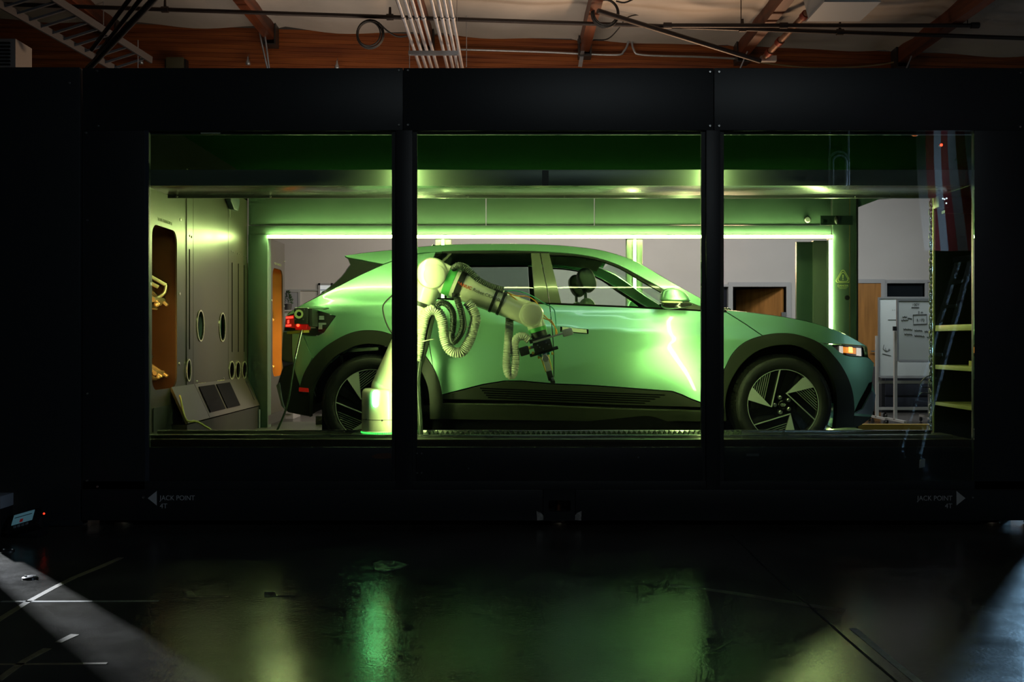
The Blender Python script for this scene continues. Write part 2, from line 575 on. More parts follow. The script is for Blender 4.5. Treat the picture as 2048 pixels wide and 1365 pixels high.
# leaf standing open inward, hinged at the right
lf = MB().beam((wx(1568), WY + 0.05, 1.06), (wx(1568) - 0.62, WY + 0.75, 1.06), 0.045, 2.08).build('door_leaf', wood, d1)
MB().box(wx(1562), wx(1572), WY - 0.035, WY + 0.03, 1.55, 1.68).build('hinge', M['bolt'], d1)
MB().box(wx(1562), wx(1572), WY - 0.035, WY + 0.03, 0.3, 0.43).build('hinge', M['bolt'], d1)
d2 = struct(MB().box(wx(1713), wx(1760), WY - 0.035, WY + 0.01, 0.01, wz(567)).build('door_2', wood))
MB().box(wx(1705), wx(1713), WY - 0.05, WY + 0.0, 0, wz(559)).build('jamb', trimm, d2)
MB().box(wx(1760), wx(1768), WY - 0.05, WY + 0.0, 0, wz(559)).build('jamb', trimm, d2)
MB().box(wx(1713), wx(1760), WY - 0.05, WY + 0.0, wz(567), wz(559)).build('head', trimm, d2)
hd = MB(); hd.cyl((wx(1751), WY - 0.035, wz(703)), (wx(1751), WY - 0.09, wz(703)), 0.012); hd.beam((wx(1752), WY - 0.09, wz(703)), (wx(1738), WY - 0.09, wz(703)), 0.016, 0.018)
hd.build('door_handle', M['bolt'], d2, 40)
d3 = door_frame('door_3', 520, 597, 585, trimm, 4)
MB().box(wx(520), wx(597), WY - 0.02, WY + 0.0, 0.01, wz(585)).build('door_leaf', mat('grey_door_leaf', (0.36, 0.36, 0.40), 0, 0.5), d3)


def window(name, px0, px1, py0, py1, gm, wpx=5):
    x0, x1, z0, z1 = wx(px0), wx(px1), wz(py1), wz(py0)
    t = wpx * (WY - CAMY) / F
    w = struct(MB().box(x0, x1, WY + 0.06, WY + 0.07, z0, z1).build(name, gm))
    f = MB()
    for q in ((x0 - t, x0, z0 - t, z1 + t), (x1, x1 + t, z0 - t, z1 + t), (x0, x1, z0 - t, z0), (x0, x1, z1, z1 + t)):
        f.box(q[0], q[1], WY - 0.025, WY + 0.08, q[2], q[3])
    f.build('window_frame', trimm, w)
    return w


window('window_1', 1773, 1849, 567, 594, mat('window_night', (0.012, 0.016, 0.02), 0, 0.08))
window('window_2', 1408, 1460, 574, 655, mat('window_night2', (0.02, 0.022, 0.03), 0, 0.1))
w3 = struct(MB().box(wx(641), wx(662), WY - 0.02, WY - 0.01, wz(598), wz(571)).build('window_3', mat('window_lit', (0.8, 0.8, 0.85), 0, 0.3, emit=(0.9, 0.93, 1.0), strength=0.35)))
fr = MB()
for q in ((637, 641, 567, 602), (662, 666, 567, 602)):
    fr.box(wx(q[0]), wx(q[1]), WY - 0.03, WY, wz(q[3]), wz(q[2]))
fr.box(wx(637), wx(666), WY - 0.03, WY, wz(571), wz(567))
fr.box(wx(637), wx(666), WY - 0.03, WY, wz(602), wz(598))
fr.build('window_frame', trimm, w3)
struct(MB().box(-14, wx(700), WY - 0.02, WY, wz(582), wz(579)).build('trim_1', trimm))
struct(MB().box(wx(1690), wx(1990), WY - 0.03, WY, wz(565), wz(560)).build('trim_2', trimm))

# ================================================================== ceiling of the hall
SL = -0.0366                                  # the roof falls to the right
YB = 4.87                                     # the big glulam stands here


def rz(X, z0):
    return z0 + SL * X


Z_TOP = at(300, 45, YB).z + SL * 4.1          # underside of the roof at X = 0
cw = mat('roof_insulation_white', (0.50, 0.47, 0.43), 0, 0.7, noise=0.07, nscale=3, bump=0.25, bscale=7)
glu = DATA.materials.new('glulam_timber'); glu.use_nodes = True


def wood_nodes(m, c0, c1, sc):
    nt = m.node_tree; b = nt.nodes['Principled BSDF']
    tc = nt.nodes.new('ShaderNodeTexCoord'); mp = nt.nodes.new('ShaderNodeMapping')
    mp.inputs['Scale'].default_value = sc
    n = nt.nodes.new('ShaderNodeTexNoise'); n.inputs['Scale'].default_value = 3; n.inputs['Detail'].default_value = 6
    cr = nt.nodes.new('ShaderNodeValToRGB')
    cr.color_ramp.elements[0].position = 0.3; cr.color_ramp.elements[0].color = (*c0, 1)
    cr.color_ramp.elements[1].position = 0.7; cr.color_ramp.elements[1].color = (*c1, 1)
    nt.links.new(tc.outputs['Object'], mp.inputs[0]); nt.links.new(mp.outputs[0], n.inputs['Vector'])
    nt.links.new(n.outputs[0], cr.inputs[0]); nt.links.new(cr.outputs[0], b.inputs['Base Color'])
    b.inputs['Roughness'].default_value = 0.5


wood_nodes(glu, (0.12, 0.024, 0.005), (0.36, 0.10, 0.02), (0.25, 3, 7))
gjo = DATA.materials.new('joist_timber'); gjo.use_nodes = True
wood_nodes(gjo, (0.05, 0.012, 0.004), (0.16, 0.04, 0.012), (4, 0.3, 7))
joist_px = [-85, 230, 545, 857, 1168, 1480, 1795, 2110]
JX = [(p - CX) * (YB - CAMY) / F for p in joist_px]
# quilted sagging insulation between joists
cl = MB()
nx, ny = 12, 14
for k in range(len(JX) - 1):
    vsq, fsq = [], []
    for i in range(nx + 1):
        for jx in range(ny + 1):
            X = JX[k] + (JX[k + 1] - JX[k]) * i / nx
            Y = 1.0 + (YB - 1.0) * jx / ny
            u = i / nx
            sag = 0.05 * math.sin(math.pi * u) + 0.035 * abs(math.sin(2.2 * Y * math.pi)) + 0.012 * math.sin(9 * u + 3 * Y + k)
            edge = 0.05 * (max(0, abs(u - 0.5) - 0.42) / 0.08)
            vsq.append((X, Y, rz(X, Z_TOP) + 0.035 - sag - edge))
    for i in range(nx):
        for jx in range(ny):
            a = i * (ny + 1) + jx
            fsq.append((a, a + 1, a + ny + 2, a + ny + 1))
    cl.add(vsq, fsq)
ceil = struct(cl.build('ceiling', cw, None, 60, fix=False))
sub = MB(); sub.box(-14, 14, -14, 16, 5.6, 5.8); sub.build('roof_deck', hallwall, ceil)

# glulam ledger built from laminations
gl = struct(MB().beam((-9, YB + 0.12, rz(-9, Z_TOP - 0.47)), (9, YB + 0.12, rz(9, Z_TOP - 0.47)), 0.16, 0.9).build('trim_3', glu))
for k in range(18):
    zc = Z_TOP - 0.045 - k * 0.05
    MB().beam((-9, YB + 0.03 + random.uniform(-0.003, 0.003), rz(-9, zc)), (9, YB + 0.03, rz(9, zc)), 0.03, 0.047).build('plank', glu, gl)
struct(MB().beam((-9, YB + 0.25, rz(-9, 5.25)), (9, YB + 0.25, rz(9, 5.25)), 0.1, 0.7).build('trim_4', hallwall))

for k, X in enumerate(JX):
    jo = struct(MB().beam((X, 1.0, rz(X, Z_TOP - 0.02)), (X, YB + 0.02, rz(X, Z_TOP - 0.02)), 0.11, 0.34).build('beam_%d' % (k + 1), gjo))
    hg = MB(); hg.box(X - 0.075, X - 0.058, YB - 0.16, YB - 0.0, rz(X, Z_TOP) - 0.24, rz(X, Z_TOP) + 0.02)
    hg.box(X + 0.058, X + 0.075, YB - 0.16, YB - 0.0, rz(X, Z_TOP) - 0.24, rz(X, Z_TOP) + 0.02)
    hg.box(X - 0.075, X + 0.075, YB - 0.16, YB - 0.0, rz(X, Z_TOP) - 0.255, rz(X, Z_TOP) - 0.24)
    hg.build('joist_hanger', M['dsteel'], jo)

# conduit bundle on a hanging strut channel
galv = mat('galvanised_conduit', (0.55, 0.58, 0.62), 0.9, 0.35, noise=0.1, nscale=10)
YS = 3.5
for k, px in enumerate((829, 842, 854, 866, 888, 900, 910, 920)):
    p = at(px + 6, 100, YS)
    X, Zc = p.x - 0.05, p.z + 0.05
    cd = tag(MB().cyl((X, 1.2, Zc), (X, YB + 0.0, Zc), 0.018, n=12).build('conduit', galv, None, 40),
             ['first conduit from the cable coil side on the hanging strut', 'second conduit from the cable coil side on the hanging strut', 'third conduit from the cable coil side on the hanging strut',
              'fourth conduit, last of the first set of four on the strut', 'fifth conduit, first of the second set of four on the strut', 'sixth conduit on the hanging strut, in the second set',
              'seventh conduit on the hanging strut, last but one', 'eighth and last conduit on the hanging strut'][k], 'conduit', 'grey conduits hung under the roof')
    MB().cyl((X, YS - 0.85, Zc), (X, YS - 0.78, Zc), 0.023, n=12).build('coupling', galv, cd, 40)
st = thing('strut_hanger', 'galvanised strut channel carrying the conduit bundle on threaded rods', 'strut', at(867, 104, YS))
q0, q1 = rel(st, at(817, 103, YS)), rel(st, at(917, 103, YS))
sm = MB()
sm.beam(q0 + Vector((0, 0, 0)), q1, 0.041, 0.004)
sm.beam(q0 + Vector((0, -0.02, -0.018)), q1 + Vector((0, -0.02, -0.018)), 0.003, 0.036)
sm.beam(q0 + Vector((0, 0.02, -0.018)), q1 + Vector((0, 0.02, -0.018)), 0.003, 0.036)
sm.build('channel', galv, st)
for px in (819, 914):
    a = rel(st, at(px, 103, YS))
    MB().cyl(a - Vector((0, 0, 0.22)), a + Vector((0, 0, 1.0)), 0.004, n=8).build('threaded_rod', galv, st)
    MB().cyl(a - Vector((0, 0, 0.03)), a - Vector((0, 0, 0.02)), 0.012, n=6).build('nut', galv, st)

thin = 0.013
pts = spline([at(917, 99, YB - 0.05), at(1080, 104, YB - 0.05), at(1225, 110, YB - 0.05), at(1246, 104, YB - 0.05), at(1256, 86, YB - 0.05), at(1259, 58, YB - 0.05)], 0.03)
tag(MB().tube(pts, thin, 8).build('thin_conduit', galv, None, 60), 'thin conduit along the timber ending in an upward bend, bend on its right', 'conduit', 'thin conduits on the timber')
pts = spline([at(1266, 58, YB - 0.05), at(1264, 85, YB - 0.05), at(1268, 100, YB - 0.05), at(1285, 110, YB - 0.05), at(1400, 114, YB - 0.05), at(1482, 118, YB - 0.05)], 0.03)
tag(MB().tube(pts, thin, 8).build('thin_conduit', galv, None, 60), 'thin conduit along the timber with its upward bend on its left', 'conduit', 'thin conduits on the timber')
pts = spline([at(1482, 118, YB - 0.07), at(1560, 130, YB - 0.07), at(1660, 136, YB - 0.07), at(1785, 125, YB - 0.07), at(1850, 92, YB - 0.4), at(1880, 62, YB - 0.6)], 0.03)
tag(MB().tube(pts, 0.010, 6).build('sagging_cable', mat('cable_tan', (0.25, 0.17, 0.08), 0, 0.6), None, 60), 'tan cable sagging along the timber towards the far right joist', 'cable')

pipe = mat('black_iron_pipe', (0.035, 0.025, 0.022), 0.3, 0.5)
sp = thing('sprinkler_pipe', 'long dark sprinkler pipe running across the whole roof', 'pipe', at(1024, 40, 3.6))
MB().cyl(rel(sp, at(-60, 6, 3.6)), rel(sp, at(2120, 79, 3.6)), 0.021, n=10).build('pipe_run', pipe, sp, 40)
for px in (330, 780, 1485, 1680):
    y0 = 6 + (px + 60) * 73 / 2180
    a = rel(sp, at(px, y0, 3.6))
    MB().cyl(a - Vector((0.035, 0, 0)), a + Vector((0.035, 0, 0)), 0.032, n=10).build('tee_fitting', pipe, sp, 40)
    MB().cyl(a, a + Vector((0, 0, 0.10)), 0.016, 0.012, n=8).build('sprinkler_head', pipe, sp, 40)
sp2 = thing('upper_pipe', 'shorter dark pipe above the sprinkler pipe at right, with open end', 'pipe', at(1560, 52, 3.4))
MB().cyl(rel(sp2, at(1335, 51, 3.4)), rel(sp2, at(1955, 51, 3.4)), 0.021, n=10).build('pipe_run', pipe, sp2, 40)
for px in (1335, 1567, 1950):
    a = rel(sp2, at(px, 51, 3.4))
    MB().cyl(a - Vector((0.04, 0, 0)), a + Vector((0.04, 0, 0)), 0.03, n=10).build('coupling', pipe, sp2, 40)
for px in (1482, 1935):
    a = rel(sp2, at(px, 51, 3.4))
    MB().cyl(a, a + Vector((0, 0, 0.5)), 0.005, n=6).build('hanger_rod', pipe, sp2)
tag(MB().cyl(at(1196, 22, 3.2), at(1520, 122, 4.2), 0.026, n=10).build('slanting_pipe', pipe, None, 40), 'dark pipe slanting down across the joists at right of the cable coil', 'pipe')
rp = thing('brown_pipe', 'rusty brown pipe with red clamps dropping from the air diffuser', 'pipe', at(1530, 118, 4.3))
rust = mat('brown_pipe_paint', (0.30, 0.16, 0.10), 0.2, 0.5, noise=0.4, nscale=14)
MB().cyl(rel(rp, at(1648, -10, 3.2)), rel(rp, at(1528, 116, 4.3)), 0.034, n=12).build('pipe_run', rust, rp, 40)
for t in (0.3, 0.72, 0.9):
    a = rel(rp, at(1648, -10, 3.2)).lerp(rel(rp, at(1528, 116, 4.3)), t); d = (rel(rp, at(1528, 116, 4.3)) - rel(rp, at(1648, -10, 3.2))).normalized()
    MB().cyl(a - d * 0.03, a + d * 0.03, 0.045, n=12).build('clamp', mat('clamp_red', (0.25, 0.05, 0.03), 0.3, 0.5), rp, 40)
MB().box(-0.05, 0.12, -0.03, 0.03, -0.03, 0.03).build('end_bracket', galv, rp)
for px0, py0, px1, py1, lab in ((1495, 103, 1480, 137, 'short bright brace rod by the brown pipe'), (1823, 112, 1812, 138, 'dim short brace rod below the far right joist')):
    tag(MB().cyl(at(px0, py0, 4.4), at(px1, py1, 4.4), 0.008, n=6).build('brace_rod', galv), lab, 'rod')


def coil(px, py, r, y, lab, tail):
    o = thing('cable_coil', lab, 'cable', at(px, py, y))
    for k in range(4):
        rr = r * (1 + 0.05 * (k - 1.5)); cz = Vector((random.uniform(-.01, .01), 0.012 * k, random.uniform(-.01, .01)))
        ring = [cz + Vector((rr * 0.95 * math.cos(t * math.tau / 32), 0, rr * math.sin(t * math.tau / 32))) for t in range(32)]
        MB().tube(ring, 0.0085, 6, closed=True).build('cable_loop', M['rubber'], o, 60)
    MB().tube(spline([rel(o, at(a, b, y)) for a, b in tail], 0.03), 0.0085, 6).build('cable_tail', M['rubber'], o, 60)
    return o


coil(739, 67, 0.135, 3.55, 'black cable coil hanging from the sprinkler pipe beside the conduits', [(757, 45), (775, 62), (795, 73), (815, 72)])
coil(1211, 26, 0.135, 3.4, 'black cable coil hanging at the fourth joist beside the slanting pipe', [(1232, 2), (1250, 5), (1275, -6)])
pts = spline([at(1187, 80, 4.5), at(1215, 78, 4.3), at(1235, 60, 4.1), at(1255, 35, 4.0), at(1285, 28, 4.0)], 0.03)
tag(MB().tube(pts, 0.007, 6).build('loose_cable', M['rubber'], None, 60), 'thin black cable looping from the joist to the bent conduits', 'cable')
vr = thing('downrod', 'flat grey strap running down the timber under the fourth joist', 'strap', at(1162, 100, 4.6))
MB().beam(rel(vr, at(1168, 85, 4.75)), rel(vr, at(1160, 134, 4.75)), 0.045, 0.01, (0, 1, 0)).build('strap_body', galv, vr)
MB().box(-0.04, 0.04, -0.02, 0.02, 0.08, 0.12).build('strap_clip', M['dsteel'], vr)

# air diffuser box hanging from the roof
ad_ = thing('air_diffuser', 'pale sheet-metal air diffuser box hanging at the top edge', 'air diffuser', at(1693, 10, 3.0))
p0, p1 = rel(ad_, at(1633, 21, 3.0)), rel(ad_, at(1737, 21, 3.0))
dm = mat('painted_sheet_metal', (0.5, 0.56, 0.6), 0.3, 0.4)
MB().add([(p0.x, -0.25, p0.z), (p1.x, -0.25, p0.z), (p1.x, 0.25, p0.z), (p0.x, 0.25, p0.z),
          (p0.x - 0.05, -0.35, p0.z + 0.35), (p1.x + 0.12, -0.35, p0.z + 0.35), (p1.x + 0.12, 0.35, p0.z + 0.35), (p0.x - 0.05, 0.35, p0.z + 0.35)],
         [(3, 2, 1, 0), (4, 5, 6, 7), (0, 1, 5, 4), (1, 2, 6, 5), (2, 3, 7, 6), (3, 0, 4, 7)]).build('hood', dm, ad_)
MB().box(p0.x - 0.015, p1.x + 0.015, -0.27, 0.27, p0.z - 0.015, p0.z).build('rim', dm, ad_)
for sx in (-0.2, 0.2):
    MB().cyl((sx, 0, p0.z + 0.3), (sx, 0, p0.z + 0.9), 0.006, n=6).build('hanger_rod', M['dsteel'], ad_)

# ladder cable tray at the upper left
trm = mat('aluminium_tray', (0.14, 0.15, 0.17), 0.6, 0.45)
ct = thing('cable_tray', 'ladder-type metal cable tray crossing the upper left corner', 'cable tray', at(110, 60, 3.0))
A0, A1 = rel(ct, at(-30, -8, 2.6)), rel(ct, at(238, 142, 4.3))
off = Vector((0.36, 0.10, 0.16))
B0, B1 = A0 + off, A1 + off * 0.9
MB().beam(A0, A1, 0.022, 0.075).build('side_rail', trm, ct)
MB().beam(B0, B1, 0.022, 0.075).build('side_rail', trm, ct)
for k in range(12):
    t = (k + 0.5) / 12
    MB().beam(A0.lerp(A1, t), B0.lerp(B1, t), 0.03, 0.02).build('rung', trm, ct)
for k, (a, b, lab) in enumerate((((312, -6), (176, 138), 'black diagonal brace over the cable tray, thick one'), ((262, -6), (183, 100), 'black diagonal brace over the cable tray, nearer the left edge'), ((284, -6), (196, 108), 'black diagonal brace over the cable tray, in the middle'))):
    tag(MB().cyl(at(*a, 2.4), at(*b, 3.0), (0.03, 0.02, 0.02)[k], n=10).build('diagonal_brace', M['black'], None, 40), lab, 'brace', 'black braces at upper left')
lv = thing('louvre_box', 'white louvred vent box at the left edge above the booth', 'vent', at(5, 108, 2.6))
q = at(31, 134, 2.6) - lv.location
MB().box(q.x - 0.5, q.x, 0, 0.3, q.z, q.z + 0.26).build('housing', mat('vent_white', (0.3, 0.3, 0.3), 0, 0.5), lv)
for k in range(7):
    MB().beam((q.x - 0.48, -0.012, q.z + 0.02 + k * 0.033), (q.x - 0.045, -0.012, q.z + 0.02 + k * 0.033), 0.02, 0.012).build('slat', M['black'], lv)
for px, py, lab in ((282, 120, 'small bell-shaped sensor left of the wall box'), (496, 122, 'small bell-shaped sensor by the bent strap under the second joist'), (674, 130, 'small bell-shaped sensor below the cable coil')):
    o = thing('ceiling_sensor', lab, 'sensor', at(px, py, YB - 0.08), 'bell-shaped sensors on the timber')
    MB().lathe([(0.008, 0.05), (0.012, 0.02), (0.028, -0.02), (0.030, -0.04), (0.02, -0.05)], (0, 0, 0), (0, 0, 1), 14).build('bell', galv, o, 50)
    MB().cyl((0, 0, 0.05), (0, 0.05, 0.09), 0.005, n=6).build('hook', galv, o)
bx = thing('junction_box', 'grey-green junction box mounted on the timber behind the header', 'box', at(352, 128, YB - 0.06))
MB().box(-0.1, 0.1, -0.05, 0.07, -0.06, 0.065).build('box_body', mat('box_olive', (0.10, 0.09, 0.05), 0.2, 0.5), bx, bevel=0.006)
for sx in (-0.11, 0.11):
    MB().box(sx - 0.012, sx + 0.012, -0.02, 0.07, -0.05, 0.05).build('ear', M['black'], bx)
dp = thing('conduit_drop', 'pair of pale conduits bending down from the second joist', 'conduit', at(530, 90, 4.4))
for k, dx in enumerate((0, 9)):
    pts = spline([rel(dp, at(490 + dx, -6, 4.3)), rel(dp, at(516 + dx, 50, 4.6)), rel(dp, at(522 + dx, 80, 4.65)), rel(dp, at(535 + dx * .4, 138, 4.7))], 0.03)
    MB().tube(pts, 0.011, 8).build('conduit_pipe', galv, dp, 60)
for px, y0, y1, lab in ((933, 0, 134, 'thin hanging wire right of the conduit strut, farther one'), (915, -5, 95, 'thin hanging wire right of the conduit strut, nearer one'), (276, 80, 136, 'thin grey drop rod left of the junction box'), (207, 0, 70, 'thin hanging wire among the diagonal braces')):
    tag(MB().cyl(at(px, y0, 4.2), at(px, y1, 4.2), 0.0055, n=6).build('hanging_wire', galv), lab, 'wire')
# ================================================================== the booth
booth = thing('service_booth', 'long dark grey walk-in vehicle service booth with three big windows', 'booth', (0.3, 1.85, 0))
BY = 0.0                                       # front face


def bX(px):
    return at(px, 0, BY).x


def bZ(py):
    return at(0, py, BY).z


def bb(name, x0, x1, y0, y1, z0, z1, m, bevel=0.0, parent=None, mb=None):
    r = booth.location
    o = MB().box(x0 - r.x, x1 - r.x, y0 - r.y, y1 - r.y, z0, z1).build(name, m, parent or booth, bevel=bevel)
    return o


fmt = M['frame']
ZT, ZH = bZ(136), bZ(261)
XL, XR = bX(165), bX(2062)
# header plates (three, with gaps), lower beam, rails
for x0, x1 in ((XL - 0.0, bX(805.5)), (bX(807), bX(1427)), (bX(1428.5), XR)):
    bb('header_panel', x0, x1, BY, BY + 0.03, ZH, ZT, fmt, 0.003)
bb('header_core', XL, XR, BY + 0.02, BY + 0.035, ZH + 0.01, ZT - 0.01, M['black'])
Z1, Z2, Z3, Z4 = bZ(882), bZ(896), bZ(963), bZ(980)
ZB = bZ(1041)
bb('bottom_beam', XL, bX(1086), BY - 0.012, BY + 0.14, ZB, Z4, fmt, 0.003)
bb('bottom_beam', bX(1151), XR, BY - 0.012, BY + 0.14, ZB, Z4, fmt, 0.003)
bb('bottom_rail', XL, XR, BY, BY + 0.14, Z4, Z3, M['frame2'], 0.002)
bb('sill_panel', bX(290), bX(784), BY + 0.012, BY + 0.05, Z3, Z2, fmt, 0.002)
bb('sill_panel', bX(832), bX(1406), BY + 0.012, BY + 0.05, Z3, Z2, fmt, 0.002)
bb('sill_panel', bX(1446), bX(1948), BY + 0.03, BY + 0.06, Z3, Z2, fmt, 0.002)
# posts: a box post with two recessed cheeks
for a, b in ((783, 834), (1403, 1449)):
    bb('post', bX(a + 9), bX(b - 9), BY - 0.008, BY + 0.032, Z4, ZH, fmt, 0.003)
    bb('post_cheek', bX(a), bX(a + 9), BY + 0.018, BY + 0.032, Z3, ZH, M['frame2'])
    bb('post_cheek', bX(b - 9), bX(b), BY + 0.018, BY + 0.032, Z3, ZH, M['frame2'])
bb('end_post', XL, bX(290), BY, BY + 0.035, Z4, ZH, fmt, 0.003)
bb('window_jamb', bX(290), bX(297), BY + 0.002, BY + 0.034, Z3, ZH, mat('jamb_blue_grey', (0.05, 0.06, 0.08), 0.2, 0.4))
bb('end_post', bX(1948), XR, BY, BY + 0.035, Z4, ZH, fmt, 0.003)
# wing panel at the left end and side post at the right end
bb('wing_panel', bX(-70), bX(162), BY - 0.02, BY + 0.10, 0.004, ZT, fmt, 0.004)
bb('light_baffle', XL, XR, 0.25, 0.28, 0.002, 0.24, M['black'])  # added baffle, keeps lamp light from leaking under the booth
bb('wing_panel', bX(2063), bX(2087), BY - 0.02, BY + 0.10, 0.004, ZT, fmt, 0.004)
# jack pocket and levelling feet
r = booth.location
jp = MB().plate([(bX(1087) - r.x, ZB), (bX(1150) - r.x, ZB), (bX(1150) - r.x, Z4), (bX(1087) - r.x, Z4)],
                [rrect(bX(1097) - r.x, bX(1141) - r.x, bZ(1023), bZ(1000), 0.015)], 'y', -0.02 - r.y, 0.02 - r.y).build('jack_pocket', fmt, booth)
bb('pocket_back', bX(1090), bX(1148), 0.10, 0.13, ZB, Z4, M['black'])
jk = MB(); jk.cyl((bX(1118) - r.x, 0.06 - r.y, ZB), (bX(1118) - r.x, 0.06 - r.y, Z4 - 0.02), 0.014, n=10)
jk.build('jack_screw', mat('rusty_screw', (0.22, 0.08, 0.03), 0.6, 0.5), jp, 40)
for px in (1118, 240, 1990):
    MB().lathe([(0.055, 0.0), (0.058, 0.012), (0.05, 0.024), (0.018, 0.028), (0.018, ZB + 0.02)], (bX(px) - r.x, 0.06 - r.y, 0), (0, 0, 1), 24).build('levelling_foot', mat('foot_brass', (0.42, 0.33, 0.22), 0.9, 0.35), booth, 30)
chip = mat('chipped_paint', (0.42, 0.42, 0.40), 0, 0.6, noise=0.4, nscale=40)
for px, s in ((1080, -1), (1156, 1)):
    pl = [(bX(px + 7 * s) - r.x, bZ(1022)), (bX(px - 2 * s) - r.x, bZ(1026)), (bX(px - 8 * s) - r.x, bZ(1033)), (bX(px - 7 * s) - r.x, bZ(1040)), (bX(px + 6 * s) - r.x, bZ(1041))]
    MB().prism(pl, 'y', -0.0132 - r.y, -0.0122 - r.y).build('paint_chip', chip, booth)
pl = [(bX(a) - r.x, bZ(b)) for a, b in ((741, 914), (752, 909), (770, 907), (782, 908), (782, 917), (768, 919), (750, 918))]
MB().prism(pl, 'y', 0.0105 - r.y, 0.0118 - r.y).build('paint_chip', mat('rust_scrape', (0.10, 0.045, 0.025), 0, 0.6), booth)
pl = [(bX(a) - r.x, bZ(b)) for a, b in ((1840, 921), (1851, 919), (1850, 935), (1839, 937))]
MB().prism(pl, 'y', 0.004 - r.y, 0.0075 - r.y).build('paper_tag', mat('paper_white', (0.7, 0.7, 0.7), 0, 0.7), booth)
MB().box(bX(1495) - r.x, bX(1520) - r.x, 0.0275 - r.y, 0.029 - r.y, bZ(914), bZ(909)).build('small_label', mat('label_grey', (0.16, 0.16, 0.16), 0, 0.6), booth)

# bolts: button heads with a socket
bolt_me = MB().lathe([(0.0085, 0), (0.0085, -0.003), (0.006, -0.006), (0.003, -0.006), (0.003, -0.003)], (0, 0, 0), (0, 1, 0), 10).build('bolt', M['bolt'], booth, 40)
bolt_me.location = (bX(798) - r.x, -r.y, bZ(141))
for px, py in ((816, 141), (798, 250), (816, 250), (1420, 144), (1438, 144), (1420, 252), (1438, 252), (2040, 146), (2040, 254),
               (194, 142), (142, 168), (172, 266), (196, 252), (175, 441), (175, 788), (174, 962), (195, 974), (797, 973), (815, 968), (1418, 967),
               (288, 995), (1943, 995)):
    o = bolt_me.copy(); COL.objects.link(o); o.parent = booth
    o.location = (bX(px) - r.x, (-0.0225 if px < 165 else -0.0125 if py > 985 else -0.0) - r.y, bZ(py))
for px, py in ((834, 908), (843, 908), (834, 947), (843, 947), (937, 938), (1277, 916)):
    o = bolt_me.copy(); COL.objects.link(o); o.parent = booth
    o.location = (bX(px) - r.x, 0.012 - r.y, bZ(py)); o.scale = (0.7, 0.7, 0.7)
MB().beam((bX(1771) - r.x, 0.045 - r.y, bZ(266)), (bX(1808) - r.x, 0.045 - r.y, bZ(266)), 0.01, 0.008).build('top_clip', mat('clip_grey', (0.6, 0.6, 0.6), 0.2, 0.5), booth)
MB().beam((bX(399) - r.x, 0.03 - r.y, bZ(264.5)), (bX(438) - r.x, 0.03 - r.y, bZ(264.5)), 0.012, 0.008).build('top_clip', mat('clip_grey', (0.6, 0.6, 0.6)), booth)

# lettering at the jack points
text('lettering', 'JACK POINT', 0.044, M['white'], booth, (bX(321) - r.x, -0.0128 - r.y, bZ(1000.5)), sx=0.93)
text('lettering', '4T', 0.044, M['white'], booth, (bX(321) - r.x, -0.0128 - r.y, bZ(1016.5)))
text('lettering', 'JACK POINT', 0.044, M['white'], booth, (bX(1903) - r.x, -0.0128 - r.y, bZ(1001)), align='RIGHT', sx=0.93)
text('lettering', '4T', 0.044, M['white'], booth, (bX(1903) - r.x, -0.0128 - r.y, bZ(1016.5)), align='RIGHT')
for tri in (((297, 996.5), (315, 982), (315, 1011)), ((1929, 996.5), (1911, 982), (1911, 1011))):
    MB().prism([(bX(a) - r.x, bZ(b)) for a, b in tri], 'y', -0.0135 - r.y, -0.0122 - r.y).build('arrow_mark', M['white'], booth)

# glass panes
pane = glass('window_glass', (0.93, 0.97, 0.94), ior=1.40)
pane_r = glass('window_glass_right', (0.90, 0.94, 0.93), ior=1.62)
bb('glass_pane', bX(297), bX(783), 0.008, 0.014, Z2, ZH, pane)
bb('glass_pane', bX(834), bX(1403), 0.008, 0.014, Z2, ZH, pane)
bb('glass_pane', bX(1449), bX(1948), -0.004, 0.002, Z3, ZH, pane_r)

# ---- front bay: robot track table and soffit, 0.55 m deep
XI0, XI1 = -2.57, 3.02
YI = 0.55
zt = Z1
bb('track_table', XI0, XI1, 0.06, YI, 0.22, zt, mat('track_table_dark', (0.06, 0.065, 0.06), 0.6, 0.35, noise=0.1, nscale=5, rnoise=0.08), 0.004)
bb('table_lip', bX(297), bX(1945), 0.05, 0.075, Z2, zt + 0.003, mat('lip_brown', (0.07, 0.05, 0.04), 0.4, 0.35, noise=0.3, nscale=30, stretch=(8, 1, 1)), 0.003)
railm = M['steel']
bb('guide_rail', XI0 + 0.1, XI1 - 0.1, 0.16, 0.19, zt, zt + 0.022, railm, 0.004)
bb('guide_rail', XI0 + 0.1, XI1 - 0.1, 0.48, 0.51, zt, zt + 0.022, railm, 0.004)
# toothed rack
rk = MB(); x = bX(845)
z0 = zt + 0.001
teeth = []
x0, x1 = bX(842), bX(1500)
poly = [(x1, z0), (x0, z0)]
pitch = 0.034
k = 0
while x0 + k * pitch < x1:
    a = x0 + k * pitch
    poly += [(a, z0 + 0.010), (a + pitch * 0.42, z0 + 0.038), (a + pitch * 0.58, z0 + 0.038)]
    k += 1
poly += [(x1, z0 + 0.010)]
rk.prism([(p[0] - r.x, p[1]) for p in poly], 'y', 0.235 - r.y, 0.285 - r.y)
rko = rk.build('toothed_rack', mat('rack_black_oxide', (0.08, 0.10, 0.08), 0.7, 0.35), booth)
